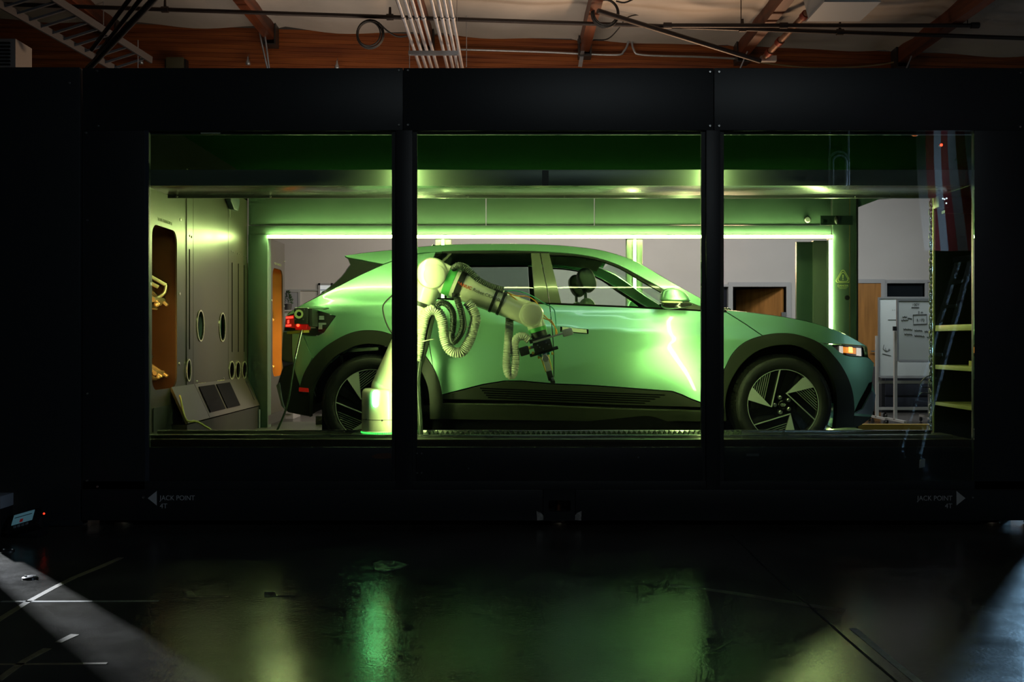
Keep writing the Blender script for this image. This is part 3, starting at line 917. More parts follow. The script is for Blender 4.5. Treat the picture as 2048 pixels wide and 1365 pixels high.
# soffit tray over the bay
zs0, zs1 = at(0, 372, 0.12).z, at(0, 340, 0.12).z
sofm = mat('soffit_satin_steel', (0.40, 0.42, 0.40), 0.9, 0.26, noise=0.06, nscale=2, stretch=(0.4, 3, 3), rnoise=0.05)
bb('soffit', XI0 + 0.16, 3.02, 0.12, YI - 0.012, zs0, zs1, sofm, 0.003)
bb('soffit_face', XI0 + 0.16, 3.02, 0.112, 0.12, zs0, zs1, mat('soffit_face_grey', (0.22, 0.27, 0.22), 0.2, 0.35, noise=0.08, nscale=2), 0.002)
bb('soffit_lip', XI0 + 0.16, 3.02, YI - 0.03, YI - 0.012, zs0 - 0.02, zs0, sofm)
for px in (357, 543, 1269, 1128, 936, 1708):
    o = bolt_me.copy(); COL.objects.link(o); o.parent = booth
    o.location = (at(px, 394, YI).x - r.x, YI - 0.031 - r.y, zs0 - 0.010); o.scale = (0.9, 0.9, 0.9)
MB().box(at(1085, 0, 0.05).x - r.x, at(1098, 0, 0.05).x - r.x, 0.109 - r.y, 0.112 - r.y, zs0, zs1 - 0.005).build('soffit_tape', M['black'], booth)

# ---- LED bars (each a fitting of its own)
ledbars = 'green-white LED bars lining the booth'


def led_bar(name, p0, p1, face, lab, wid=0.026, m=None):
    p0, p1, face = Vector(p0), Vector(p1), Vector(face)
    c = (p0 + p1) / 2
    o = thing(name, lab, 'light', c, ledbars)
    up = face
    MB().beam(p0 - c, p1 - c, wid + 0.012, 0.012, up).build('channel', M['dsteel'], o)
    MB().beam(p0 - c + face * 0.015, p1 - c + face * 0.015, wid, 0.018, up).build('diffuser', m or M['led'], o)
    return o


YR = 3.10                                      # rear frame of the car bay
zl = at(0, 474, YR).z
led_bar('led_bar', (at(537, 0, YR).x, YR - 0.012, zl), (at(1663, 0, YR).x, YR - 0.012, zl), (0, -1, 0), 'long bright LED bar behind the car under the rear beam', m=M['ledr'])
led_bar('led_bar', (XI0 + 0.2, YI - 0.006, zs0 + 0.015), (2.58, YI - 0.006, zs0 + 0.015), (0, 1, 0), 'LED bar on the inner edge of the front soffit, facing the car')
for px, lab in ((809, 'upright LED bar on the back of the window post by the robot'), (1427, 'upright LED bar on the back of the window post by the car mirror')):
    X = bX(px)
    led_bar('led_bar', (X, 0.040, zt + 0.06), (X, 0.040, ZH - 0.02), (0, 1, 0), lab, m=M['ledp'])
for px, lab in ((886, 'upright LED bar on the rear post above the car roof antenna'), (1269, 'upright LED bar on the rear post above the windscreen'), (1660, 'upright LED bar on the rear corner post by the danger sign')):
    X = at(px, 0, YR).x
    led_bar('led_bar', (X, YR - 0.008, 0.40), (X, YR - 0.008, zl - 0.03), (0, -1, 0), lab, 0.024)

# ---- rear frame
bg = M['beamg']
zc = 2.80
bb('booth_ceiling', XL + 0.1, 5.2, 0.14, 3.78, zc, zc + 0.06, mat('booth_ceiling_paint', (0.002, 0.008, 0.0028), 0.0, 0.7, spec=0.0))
bb('front_upstand', XL, XR, 0.035, 0.05, ZH - 0.02, zc, M['frame2'])
zbm = at(0, 470, YR).z
# beam panels above the rear LED, with seams
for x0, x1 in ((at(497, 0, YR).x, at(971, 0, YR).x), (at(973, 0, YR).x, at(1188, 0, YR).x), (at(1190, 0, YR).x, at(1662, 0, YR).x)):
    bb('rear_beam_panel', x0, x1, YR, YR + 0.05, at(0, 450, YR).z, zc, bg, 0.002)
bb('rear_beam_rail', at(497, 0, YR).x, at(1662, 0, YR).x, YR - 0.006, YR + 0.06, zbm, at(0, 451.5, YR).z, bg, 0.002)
bb('rear_post', at(497, 0, YR).x, at(536, 0, YR).x, YR - 0.02, YR + 0.12, 0.30, zbm, bg, 0.003)
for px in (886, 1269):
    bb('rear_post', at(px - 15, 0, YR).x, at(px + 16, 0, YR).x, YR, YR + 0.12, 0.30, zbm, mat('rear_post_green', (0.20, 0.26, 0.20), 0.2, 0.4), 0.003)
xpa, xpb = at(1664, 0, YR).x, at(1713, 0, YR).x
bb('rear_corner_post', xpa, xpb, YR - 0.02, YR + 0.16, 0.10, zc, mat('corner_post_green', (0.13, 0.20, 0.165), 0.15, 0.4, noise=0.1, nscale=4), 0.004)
bb('corner_edge_strip', xpb - 0.012, xpb + 0.006, YR - 0.03, YR + 0.18, 0.10, zc, M['frame2'])
bb('corner_edge_strip', at(1697, 0, YR).x, at(1699, 0, YR).x, YR - 0.024, YR - 0.02, 0.10, zc, mat('edge_brass', (0.35, 0.3, 0.15), 0.8, 0.4))
# door panels behind the rear opening at right
gA = mat('rear_door_dark_green', (0.045, 0.085, 0.07), 0.1, 0.4)
gB = mat('rear_door_grey', (0.16, 0.2, 0.17), 0.1, 0.45)
bb('rear_door_panel', at(1593, 0, 3.5).x, at(1625, 0, 3.5).x, 3.5, 3.54, 0.1, at(0, 484, 3.5).z, gA)
bb('rear_door_panel', at(1625, 0, 3.5).x, at(1662, 0, 3.5).x, 3.47, 3.54, 0.1, at(0, 482, 3.5).z, gB)
# rear end of roof and a sloped gusset at the right
gs = MB().prism([(xpb - r.x, zc), (at(1790, 0, YR).x - r.x, zc), (at(1790, 0, YR).x - r.x, at(0, 396, YR).z), (at(1760, 0, YR).x - r.x, at(0, 398, YR).z), (xpb - r.x, at(0, 416, YR).z)], 'y', YR - r.y, YR + 0.05 - r.y).build('gusset_plate', bg, booth)
bb('rear_header', at(1713, 0, YR).x, 5.2, YR, YR + 0.05, at(0, 396, YR).z, zc, bg)
# platform floor
bb('platform_floor', XI0, XI1 + 0.3, YI, 3.75, 0.24, 0.355, mat('platform_tread', (0.09, 0.10, 0.09), 0.4, 0.4, noise=0.15, nscale=4), 0.003)
bb('rear_kerb', XI0 + 0.6, XI1 + 0.3, 3.4, 3.62, 0.355, 0.44, M['frame2'], 0.003)
# left wall core, behind the tool panels
bb('left_wall', XI0 - 0.75, XI0 - 0.70, 0.14, YR, 0.2, zc, M['frame2'])
bb('left_wall_upper', XI0 - 0.03, XI0 + 0.0, 0.14, YR, 2.33, zc, mat('matt_black_lining', (0.004, 0.005, 0.004), 0, 0.9, spec=0.0))
# sensors on the rear beam and corner post
sn = thing('round_sensor', 'small white round sensor on the green rear beam', 'sensor', at(1615, 440, YR - 0.005))
MB().lathe([(0.028, 0), (0.028, 0.006), (0.022, 0.014)], (0, 0, 0), (0, -1, 0), 20).build('dome', mat('sensor_white', (0.75, 0.75, 0.75), 0, 0.4), sn, 30)
MB().lathe([(0.033, -0.004), (0.033, 0.002)], (0, 0, 0), (0, -1, 0), 20).build('base_ring', M['dsteel'], sn)
cs = thing('camera_sensor', 'black capsule camera on a dark bracket beside the danger sign post', 'camera', at(1672, 441, YR - 0.03))
MB().tube([(0, -0.03, -0.04), (0, -0.03, -0.02), (0, -0.03, 0.02), (0, -0.03, 0.04)], [0.012, 0.026, 0.026, 0.014], 14).build('capsule', M['black'], cs, 50)
MB().box(-0.15, 0.16, -0.004, 0.01, -0.045, 0.045).build('bracket', mat('bracket_green', (0.03, 0.06, 0.045), 0.2, 0.45), cs)
MB().lathe([(0.024, 0), (0.024, 0.008), (0.016, 0.01)], rel(cs, at(1694, 596, YR - 0.02)), (0, -1, 0), 16).build('grommet', M['black'], cs)
# danger decal (on the corner post, flat print)
dz = thing('danger_sign', 'yellow-green DANGER triangle decal on the rear corner post', 'sign', at(1686, 556, YR - 0.022))
dcol = mat('decal_yellow_green', (0.75, 0.8, 0.35), 0, 0.5)
sc_ = (YR - CAMY) / F


def tri_ring(R, t):
    pts = []
    for a in (90, 210, 330):
        cx, cy = (R - 0.02) * math.cos(math.radians(a)), (R - 0.02) * math.sin(math.radians(a))
        for k in range(5):
            b = math.radians(a - 60 + 30 * k)
            pts.append((cx + 0.02 * math.cos(b), cy + 0.02 * math.sin(b)))
    n = len(pts)
    return [(x, y + 0.0) for x, y in pts], [(x * t, y * t) for x, y in pts]


for R, t in ((0.079, 0.86), (0.058, 0.82)):
    o_, i_ = tri_ring(R, t)
    MB().plate(o_, [i_], 'y', -0.001, 0.001).build('triangle_outline', dcol, dz)
MB().prism([(-0.008, 0.03), (0.008, 0.03), (0.004, -0.006), (-0.004, -0.006)], 'y', -0.001, 0.001).build('exclamation_mark', dcol, dz)
MB().prism(ellipse(0, -0.017, 0.006, 0.006, 12), 'y', -0.001, 0.001).build('exclamation_dot', dcol, dz)
text('lettering', 'DANGER', 0.026, dcol, dz, (0, -0.001, -0.085), align='CENTER', bold=0.0008)
for k in range(2):
    MB().box(-0.045 + 0.01 * k, 0.045 - 0.01 * k, -0.001, 0.001, -0.097 - 0.009 * k, -0.094 - 0.009 * k).build('small_print', dcol, dz)

# ---- right end: shelf column in the front bay
sh = thing('shelf_column', 'narrow dark open shelf column at the right end of the booth', 'shelf', (3.0, 0.34, 0.355))
XS = 3.0


def sX(px, py):
    return atx(px, py, XS)


ztop = sX(1943, 367).z
rr = sh.location
dk = mat('shelf_black', (0.015, 0.02, 0.018), 0.2, 0.35)
MB().box(0.45, 0.47, -0.28, 0.28, 0, ztop - rr.z).build('back_panel', dk, sh)
MB().box(0, 0.46, -0.29, -0.27, 0, ztop - rr.z).build('side_panel', dk, sh)
MB().box(0, 0.46, 0.27, 0.29, 0, ztop - rr.z).build('side_panel', dk, sh)
edge = mat('edge_anodised_green', (0.40, 0.45, 0.18), 0.6, 0.4)
MB().box(-0.006, 0.006, -0.292, -0.286, 0, ztop - rr.z).build('edge_strip', edge, sh)
MB().box(-0.006, 0.006, 0.284, 0.292, 0, ztop - rr.z).build('edge_strip', edge, sh)
MB().box(0, 0.46, -0.29, 0.29, ztop - rr.z - 0.012, ztop - rr.z).build('top_panel', dk, sh)
shm = mat('shelf_board_amber', (0.38, 0.34, 0.16), 0.2, 0.45)
for py0, py1 in ((650, 662), (732, 741), (809, 816)):
    za, zb_ = sX(1906, py0).z - rr.z, sX(1906, py1).z - rr.z
    MB().box(0.002, 0.45, -0.27, 0.27, zb_, za).build('shelf_board', shm, sh, bevel=0.002)
cn = thing('tape_roll', 'small yellowish roll lying on the middle shelf at right', 'tape roll', (XS + 0.12, 0.22, sX(1906, 732).z))
MB().lathe([(0.045, 0), (0.06, 0), (0.06, 0.035), (0.045, 0.035), (0.045, 0)], (0, 0, 0), (0, 0, 1), 24, caps=False).build('roll', mat('tape_yellow', (0.5, 0.38, 0.12), 0, 0.5), cn, 40)
MB().lathe([(0.040, 0.001), (0.0445, 0.001), (0.0445, 0.034), (0.040, 0.034), (0.040, 0.001)], (0, 0, 0), (0, 0, 1), 24, caps=False).build('core', mat('card_core', (0.3, 0.2, 0.1), 0, 0.7), cn, 40)
wm = [M['rubber'], mat('wire_orange', (0.55, 0.18, 0.03), 0, 0.5), M['rubber'], M['dsteel']]
for k, (pp, lab) in enumerate(((((1871, 655), (1876, 690), (1882, 720), (1876, 738), (1868, 745)), 'thin black wire looping below the upper shelf'),
                               (((1870, 668), (1876, 685), (1880, 705), (1884, 735)), 'thin orange wire hanging below the upper shelf'),
                               (((1868, 748), (1850, 757), (1840, 768), (1842, 774), (1862, 775), (1880, 772), (1890, 762)), 'black wire tangled around the chain, upper loop'),
                               (((1838, 790), (1848, 786), (1866, 790), (1862, 798), (1872, 805), (1864, 830), (1868, 868)), 'grey wire tangled around the chain, lower loop'))):
    tag(MB().tube(spline([at(a, b, 0.66) + Vector((0, 0.01 * math.sin(i * 2), 0)) for i, (a, b) in enumerate(pp)], 0.015), 0.004, 6).build('loose_wire', wm[k], None, 60), lab, 'wire', 'loose wires at the shelf')
# chain
cy = 0.70
ct_, cb = at(1862, 396, cy), at(1862, 868, cy)
ch = thing('hanging_chain', 'dark steel chain hanging beside the shelf column', 'chain', cb)
nl = 58
ll = (ct_.z - cb.z) / nl
base = []
for i in range(24):
    a = math.tau * i / 24
    base.append(Vector((0.0115 * math.cos(a), 0, (ll * 0.26 if math.sin(a) >= 0 else -ll * 0.26) + 0.0155 * math.sin(a))))
link_o = MB().tube(base, 0.0042, 6, closed=True).build('link', M['dsteel'], ch, 60)
link_o.location = (0, 0, ll / 2)
for i in range(1, nl):
    o = link_o.copy(); COL.objects.link(o); o.parent = ch
    o.location = (0.002 * math.sin(i * 0.9), 0, ll * (i + 0.5)); o.rotation_euler = (0, 0, math.radians(80 if i % 2 else 10) + 0.2 * math.sin(i))
# status camera with LEDs at the top of the shelf column
sc = thing('status_camera', 'black box camera with white glints at the top of the shelf column', 'camera', at(1884, 405, 0.5))
MB().box(-0.04, 0.04, -0.04, 0.05, -0.04, 0.045).build('housing', M['black'], sc, bevel=0.008)
for dx, dz_ in ((0.0, 0.016), (0.012, -0.012), (-0.012, 0.02), (0.014, 0.022)):
    MB().lathe([(0.006, 0), (0.004, 0.004)], (dx, -0.04, dz_), (0, -1, 0), 10).build('led_glint', mat('status_white', (0.8, 0.85, 0.9), 0, 0.3, emit=(0.8, 0.92, 1.0), strength=1.2), sc)
MB().box(0.02, 0.24, 0.0, 0.05, -0.075, -0.055).build('bracket_arm', M['black'], sc)
rl = thing('indicator_lamp', 'tiny red indicator lamp at the top right behind glass', 'lamp', at(1881, 291, 0.4))
MB().ball((0, -0.012, 0), 0.009, 10, 8).build('lens', M['red'], rl, 60)
MB().lathe([(0.013, 0), (0.013, 0.012)], (0, 0, 0), (0, -1, 0), 12).build('socket', M['black'], rl)
ol = thing('beacon_lamp', 'small dim orange beacon under the header at right', 'lamp', at(1830, 268, 0.3))
MB().ball((0, 0, 0), 0.024, 14, 10, 1, 1, 0.7).build('lens', mat('beacon_orange', (0.5, 0.1, 0.02), 0, 0.2, emit=(1, 0.18, 0.03), strength=0.25), ol, 60)
MB().lathe([(0.026, 0.012), (0.026, 0.05)], (0, 0, 0), (0, 0, 1), 14).build('base', M['black'], ol)

# ================================================================== tool panels on the left wall
def wall_cabinet(name, lab, X, y0, y1, z0, z1, open_, label_txt, tools, txtm, inn=None):
    """panel in the plane x = X facing +x with a rounded window, a lit box behind and tools in it"""
    o = thing(name, lab, 'cabinet', (X, (y0 + y1) / 2, z0))
    c = o.location
    oy0, oy1, oz0, oz1 = open_
    hole = rrect(oy0 - c.y, oy1 - c.y, oz0 - c.z, oz1 - c.z, 0.09)
    MB().plate([(y0 - c.y, 0), (y1 - c.y, 0), (y1 - c.y, z1 - z0), (y0 - c.y, z1 - z0)], [hole], 'x', -0.012, 0.0).build('front_panel', M['wallg'], o)
    inn = inn or mat('tool_box_brown', (0.045, 0.019, 0.007), 0.2, 0.4, noise=0.15, nscale=6)
    a, b, lo, hi = oy0 - c.y - 0.03, oy1 - c.y + 0.03, oz0 - c.z - 0.03, oz1 - c.z + 0.03
    MB().box(-0.42, -0.40, a, b, lo, hi).build('back_board', inn, o)
    MB().box(-0.40, -0.012, a - 0.01, a, lo, hi).build('inner_side', inn, o)
    MB().box(-0.40, -0.012, b, b + 0.01, lo, hi).build('inner_side', inn, o)
    MB().box(-0.40, -0.012, a, b, lo - 0.01, lo).build('inner_bottom', inn, o)
    MB().box(-0.40, -0.012, a, b, hi, hi + 0.01).build('inner_top', inn, o)
    # amber strips tucked behind the window edge
    MB().box(-0.034, -0.016, a + 0.002, a + 0.012, lo + 0.03, hi - 0.50).build('amber_strip', M['amber'], o)
    text('lettering', label_txt, 0.034, txtm, o, (0.001, (oy0 + oy1) / 2 - c.y, oz1 - c.z + 0.035), (math.pi / 2, 0, math.pi / 2), align='CENTER')
    for yy, zz in ((y0 + 0.06, z1 - 0.07), (oy1 + 0.07, oz1 + 0.10), (oy1 + 0.05, 1.56), (oy1 + 0.05, 1.02), (oy0 - 0.03, 1.6)):
        if y0 < yy < y1:
            MB().lathe([(0.013, 0), (0.011, 0.006), (0.005, 0.007)], (0, yy - c.y, zz - c.z), (1, 0, 0), 10).build('bolt', M['bolt'], o, 40)
    return o


toolm = mat('tool_metal', (0.75, 0.60, 0.38), 0.6, 0.3)
toold = mat('tool_dark', (0.05, 0.04, 0.035), 0.4, 0.4)


def gripper(lab, p, big=1.0, tilt=0.0):
    """tool held on a bracket reaching out to +x from the back board"""
    o = thing('gripper_tool', lab, 'gripper', p, 'gripper tools in the lit cabinets')
    s = big
    MB().beam((-0.30, -0.04 * s, 0.10 * s), (0.02, -0.04 * s, -0.09 * s), 0.02, 0.035 * s, (0, 1, 0)).build('bracket_arm', toolm, o, bevel=0.003)
    MB().beam((-0.30, 0.06 * s, 0.10 * s), (0.02, 0.06 * s, -0.09 * s), 0.02, 0.035 * s, (0, 1, 0)).build('bracket_arm', toolm, o, bevel=0.003)
    MB().cyl((-0.02, -0.08 * s, -0.065 * s), (-0.02, 0.10 * s, -0.065 * s), 0.014 * s, n=12).build('cross_pin', toolm, o, 40)
    MB().beam((-0.28, 0.01, 0.0), (-0.06, 0.01, -0.11 * s), 0.11 * s, 0.012).build('tray_plate', toolm, o)
    MB().beam((-0.22, 0.01, 0.09 * s), (-0.10, 0.01, 0.02 * s), 0.07 * s, 0.06 * s).build('tool_body', toold, o, bevel=0.006)
    for sy in (-0.06, 0.08):
        MB().ball((0.0, sy * s, -0.09 * s), 0.014 * s, 10, 8).build('ball_stud', toolm, o, 60)
    return o


XW = -2.57
pA, pB = atx(297, 0, XW), atx(372, 0, XW)
o1a, o1b = atx(304, 447, XW), atx(354, 775, XW)
darktxt = mat('print_olive', (0.12, 0.16, 0.06), 0, 0.6)
wall_cabinet('tool_cabinet', 'tall wall panel with a lit tool window nearest the glass at left', XW, 0.15, pB.y, 0.355, 2.33,
             (o1a.y, o1b.y, o1b.z, o1a.z), 'TOOL CHANGER A', None, darktxt)
MB_ = MB()
gp1 = gripper('large gripper tool in the upper part of the near tool window', (XW - 0.10, (o1a.y + o1b.y) / 2 + 0.19, atx(330, 580, XW).z + 0.03), 1.5)
MB().tube(spline([Vector((-0.30, -0.1, -0.10)), Vector((-0.15, -0.08, -0.13)), Vector((0.0, 0.02, -0.06)), Vector((0.02, 0.06, 0.02))], 0.02), 0.013, 8).build('curved_tube', toolm, gp1, 60)
MB().beam((-0.2, -0.02, 0.15), (0.0, 0.10, 0.02), 0.05, 0.025).build('finger', toolm, gp1, bevel=0.004)
MB().beam((-0.22, -0.10, 0.12), (-0.02, 0.0, 0.0), 0.04, 0.025).build('finger', toolm, gp1, bevel=0.004)
gripper('small tilted gripper tool low in the near tool window', (XW - 0.10, (o1a.y + o1b.y) / 2 + 0.21, atx(330, 728, XW).z), 1.15)
# lower hatch below the window
hat = MB().plate(rrect(0.66 - (0.15 + pB.y) / 2, 1.24 - (0.15 + pB.y) / 2, 0.03, 0.36, 0.02), [], 'x', 0.001, 0.008).build('lower_hatch', M['frame2'], DATA.objects['tool_cabinet'])

# far cabinet behind the rear post
XC = -2.40
f0, f1 = atx(536, 0, XC).y, atx(569, 0, XC).y
fo0, fo1 = atx(545, 535, XC), atx(565.5, 745, XC)
wall_cabinet('tool_cabinet', 'narrow panel with a lit tool window behind the car tail', XC, f0 - 0.1, f1, 0.47, atx(568, 488, XC).z,
             (fo0.y, fo1.y, atx(560, 752, XC).z, fo0.z), 'TOOL CHANGER B', None, mat('print_pale', (0.55, 0.6, 0.45), 0, 0.6), mat('tool_box_amber_lit', (0.42, 0.22, 0.07), 0.1, 0.4, noise=0.12, nscale=6))  # lighter lining colour stands for bright amber light in this box
for pz, lab in ((625, 'small gripper tool high in the far tool window'), (722, 'small gripper tool low in the far tool window')):
    gripper(lab, (XC - 0.10, (fo0.y + fo1.y) / 2 + 0.13, atx(550, pz, XC).z), 0.8)
MB().box(-0.02, 0.03, -0.4, 0.3, -0.09, -0.0).build('foot_plinth', M['dsteel'], DATA.objects['tool_cabinet.001'])

# middle wall panels with ovals, slots and round windows, and the sloping console
mp = thing('parts_panel', 'tall grey wall panel with oval holes and round windows behind the near tool window', 'wall panel', (XW, (pB.y + YR) / 2, 0.355))
c = mp.location
seams = [pB.y, atx(385, 0, XW).y, atx(455, 0, XW).y, YR - 0.02]
teal = mat('port_teal', (0.04, 0.10, 0.09), 0.2, 0.2)


def wy(px):
    return atx(px, 0, XW).y - c.y


def wzz(px, py):
    return atx(px, py, XW).z - c.z


ph = [[], [], []]
ovals = [(1, 399, 652, 0.085, 0.125), (1, 443, 655, 0.085, 0.125), (0, 375.5, 741, 0.05, 0.085), (2, 461.5, 741, 0.075, 0.08), (2, 474, 741, 0.075, 0.08), (2, 487, 740.5, 0.075, 0.08)]
slots = [(0, 377.5, 498, 700), (2, 463, 525, 705), (2, 475.5, 527, 705), (2, 487, 530, 705)]
for k, px, py, ry, rz_ in ovals:
    ph[k].append(ellipse(wy(px), wzz(px, py), ry, rz_))
for k, px, p0, p1 in slots:
    y = wy(px)
    ph[k].append(rrect(y - 0.014, y + 0.014, wzz(px, p1), wzz(px, p0), 0.0135, 4))
for k in range(3):
    a, b = seams[k] - c.y + 0.003, seams[k + 1] - c.y - 0.003
    pn = MB().plate([(a, 0.46), (b, 0.46), (b, 2.2), (a, 2.2)], ph[k], 'x', -0.006, 0.006).build('wall_panel', M['wallg'], mp)
rimm = mat('port_rim', (0.75, 0.72, 0.5), 0.8, 0.25)
for k, px, py, ry, rz_ in ovals:
    e0 = ellipse(wy(px), wzz(px, py), ry + 0.006, rz_ + 0.006); e1 = ellipse(wy(px), wzz(px, py), ry - 0.006, rz_ - 0.006)
    MB().plate(e0, [e1], 'x', 0.004, 0.013).build('port_rim', rimm, mp)
MB().box(-0.16, -0.15, seams[0] - c.y, seams[3] - c.y, 0.0, 2.42).build('port_lining', teal, mp)
for px, py in ((378, 472), (382, 474)):
    MB().lathe([(0.01, 0), (0.008, 0.005)], (0.006, wy(px), wzz(px, py)), (1, 0, 0), 8).build('bolt', M['dsteel'], mp)
for px, py in ((462, 503), (466, 505), (474, 508), (478, 509), (486, 512), (491, 514), (393, 763), (446, 757)):
    MB().lathe([(0.008, 0), (0.006, 0.005)], (0.006, wy(px), wzz(px, py)), (1, 0, 0), 8).build('bolt', M['bolt'], mp)
text('lettering', 'CHUTE L/R', 0.042, mat('print_bright', (0.85, 0.8, 0.4), 0, 0.5), mp, (0.008, wy(402), wzz(402, 773.5)), (math.pi / 2, 0, math.pi / 2), align='CENTER', bold=0.001)
text('lettering', 'CHUTE R/R', 0.042, mat('print_bright', (0.85, 0.8, 0.4)), mp, (0.008, wy(440), wzz(440, 767.5)), (math.pi / 2, 0, math.pi / 2), align='CENTER', bold=0.001)
# dark bag-like cover hanging at the top of the panel
dbm = mat('dark_cover', (0.012, 0.022, 0.03), 0, 0.5)
dc = thing('speaker_cover', 'dark rounded cover high on the left wall panel', 'cover', atx(457, 400, XW))
MB().prism([(-0.16, 0.16), (0.16, 0.16), (0.15, -0.02), (0.10, -0.09), (-0.02, -0.09), (-0.12, -0.03)], 'x', 0.012, 0.06).build('shell', dbm, dc, bevel=0.01)
MB().box(0.012, 0.02, -0.02, -0.01, -0.16, -0.08).build('cord', M['bolt'], dc)

cons = thing('sloping_console', 'sloping grey console with two black tablet screens under the wall panels', 'console', (XW, (1.0 + YR) / 2, 0.355))
c2 = cons.location
XO = 0.125
ztop_, zbot = 0.818 + 0.03 - c2.z, 0.575 - c2.z
ya, ys, yb = 1.02 - c2.y, atx(418, 0, XW + XO).y - c2.y, YR - 0.04 - c2.y


def slab(name, y0, y1, m, lift=0.0, u0=0.0, u1=1.0, th=0.02):
    """piece on the sloping face: u from top (0) to bottom (1)"""
    d = Vector((XO, 0, zbot - ztop_)); nrm = Vector((ztop_ - zbot, 0, XO)).normalized()
    t0, t1 = Vector((0.008, 0, ztop_)) + d * u0, Vector((0.008, 0, ztop_)) + d * u1
    q = []
    for off_ in (lift - th, lift):
        for p, y in ((t0, y0), (t0, y1), (t1, y1), (t1, y0)):
            q.append(p + nrm * off_ + Vector((0, y, 0)))
    return MB().add(q, [(0, 1, 2, 3), (7, 6, 5, 4), (0, 4, 5, 1), (1, 5, 6, 2), (2, 6, 7, 3), (3, 7, 4, 0)]).build(name, m, cons)


slab('slope_panel', ya, ys - 0.004, M['wallg'])
slab('slope_panel', ys + 0.004, yb, M['wallg'])
scr = mat('tablet_black_glass', (0.003, 0.003, 0.004), 0, 0.4, spec=0.02)
y1_, y2_ = atx(394, 790, XW + 0.02).y - c2.y + 0.03, atx(429, 790, XW + 0.03).y - c2.y
slab('tablet_screen', y1_, y1_ + 0.40, scr, 0.008, 0.10, 0.86, 0.012)
slab('tablet_screen', y1_ + 0.46, y1_ + 0.84, scr, 0.008, 0.10, 0.86, 0.012)
slab('card_slot', y1_ + 1.35, y1_ + 1.39, M['black'], 0.003, 0.12, 0.8, 0.01)
MB().box(0, XO, ya, yb, 0.0, zbot - 0.012).build('base_box', mat('console_base_dark', (0.02, 0.022, 0.02), 0.2, 0.4), cons)
MB().box(XO - 0.03, XO + 0.012, yb - 0.05, yb, 0, zbot - 0.04).build('corner_strip', mat('strip_blue_grey', (0.2, 0.26, 0.28), 0.6, 0.4), cons)
pts = spline([Vector((XW + 0.06, 1.05, 0.78)), at(372, 840, 0.75), at(392, 843, 0.78), at(410, 853, 0.8), at(428, 868, 0.8), Vector((at(440, 874, 0.8).x, 0.8, 0.37))], 0.03)
tag(MB().tube(pts, 0.008, 8).build('power_cord', mat('cord_olive', (0.30, 0.26, 0.08), 0, 0.5), None, 60), 'olive cord curving from the console down to the floor', 'cord')
# ================================================================== the car
YC, ZF = 1.72, 0.36                            # centre line and the platform it stands on
XRW, XFW = -1.028, 1.978                       # wheel centres
car = thing('hatchback_car', 'pale green-lit electric hatchback car standing inside the booth', 'car', (0, YC, ZF))
paint = mat('car_paint', (0.42, 0.84, 0.57), 0.78, 0.33, coat=1.0, coatrough=0.02)
clad = mat('car_cladding', (0.026, 0.029, 0.020), 0.0, 0.36, spec=0.35)
gloss = mat('car_gloss_black', (0.02, 0.022, 0.02), 0.0, 0.14, coat=0.6)
bplr = mat('car_pillar_trim', (0.10, 0.11, 0.08), 0.3, 0.26, coat=0.5)
void = mat('car_inner_black', (0.003, 0.003, 0.003), 0, 0.7, spec=0.05)
cglass = glass('car_window_glass', (0.82, 0.92, 0.86), ior=1.55)
cglass_d = glass('car_window_privacy', (0.45, 0.55, 0.50), ior=1.55)
chrome = mat('chrome', (0.75, 0.75, 0.75), 1.0, 0.12)
silver = mat('bumper_silver', (0.42, 0.46, 0.50), 0.8, 0.3)

_T = [(0.05, .80), (.12, .845), (.2, .88), (.3, .905), (.45, .92), (.6, .928), (.8, .925), (.95, .915), (1.08, .895), (1.14, .872), (1.2, .838), (1.35, .745), (1.5, .648), (1.56, .585), (1.63, .49)]


def _tab(h):
    T = _T
    if h <= T[0][0]:
        return T[0][1]
    if h >= T[-1][0]:
        return T[-1][1]
    for i in range(len(T) - 1):
        if h <= T[i + 1][0]:
            break
    x0, y0 = T[i]; x1, y1 = T[i + 1]
    s = (y1 - y0) / (x1 - x0)
    m0 = s if i == 0 else (y1 - T[i - 1][1]) / (x1 - T[i - 1][0])
    m1 = s if i + 2 >= len(T) else (T[i + 2][1] - y0) / (T[i + 2][0] - x0)
    d = x1 - x0; t = (h - x0) / d
    return (2 * t ** 3 - 3 * t * t + 1) * y0 + (t ** 3 - 2 * t * t + t) * d * m0 + (-2 * t ** 3 + 3 * t * t) * y1 + (t ** 3 - t * t) * d * m1


def sstep(a, b, x):
    t = min(1, max(0, (x - a) / (b - a)))
    return t * t * (3 - 2 * t)


def halfw(X, h):
    b = _tab(h)
    df = max(0.0, 2.86 - X); dr = max(0.0, X + 1.86)
    if df < 0.95:
        b -= 0.46 * (1 - df / 0.95) ** 2.2
    if dr < 0.8:
        b -= 0.40 * (1 - dr / 0.8) ** 2.2
    h1 = 1.04 - 0.0662 * (X + 1.22)            # shoulder crease
    t = h - h1
    if t > 0 and h < 1.25:
        b -= 0.13 * min(t, 0.10) * sstep(1.25, 1.12, h)
    elif t <= 0:
        b += 0.010 * math.exp(t / 0.10) - 0.010
    if -0.4 < X < 1.6:                         # diagonal door crease
        h2 = 0.546 + 0.236 * (X - 0.01)
        t = h2 - h
        if t > 0:
            b -= 0.15 * t * sstep(1.55, 0.95, X) * sstep(-0.4, 0.0, X)
    return b


def cxz(px, py):
    y = 0.82
    for _ in range(8):
        d = y - CAMY
        X = (px - CX) * d / F; h = CZ - (py - CY) * d / F - ZF
        y = YC - halfw(X, h)
    return X, h


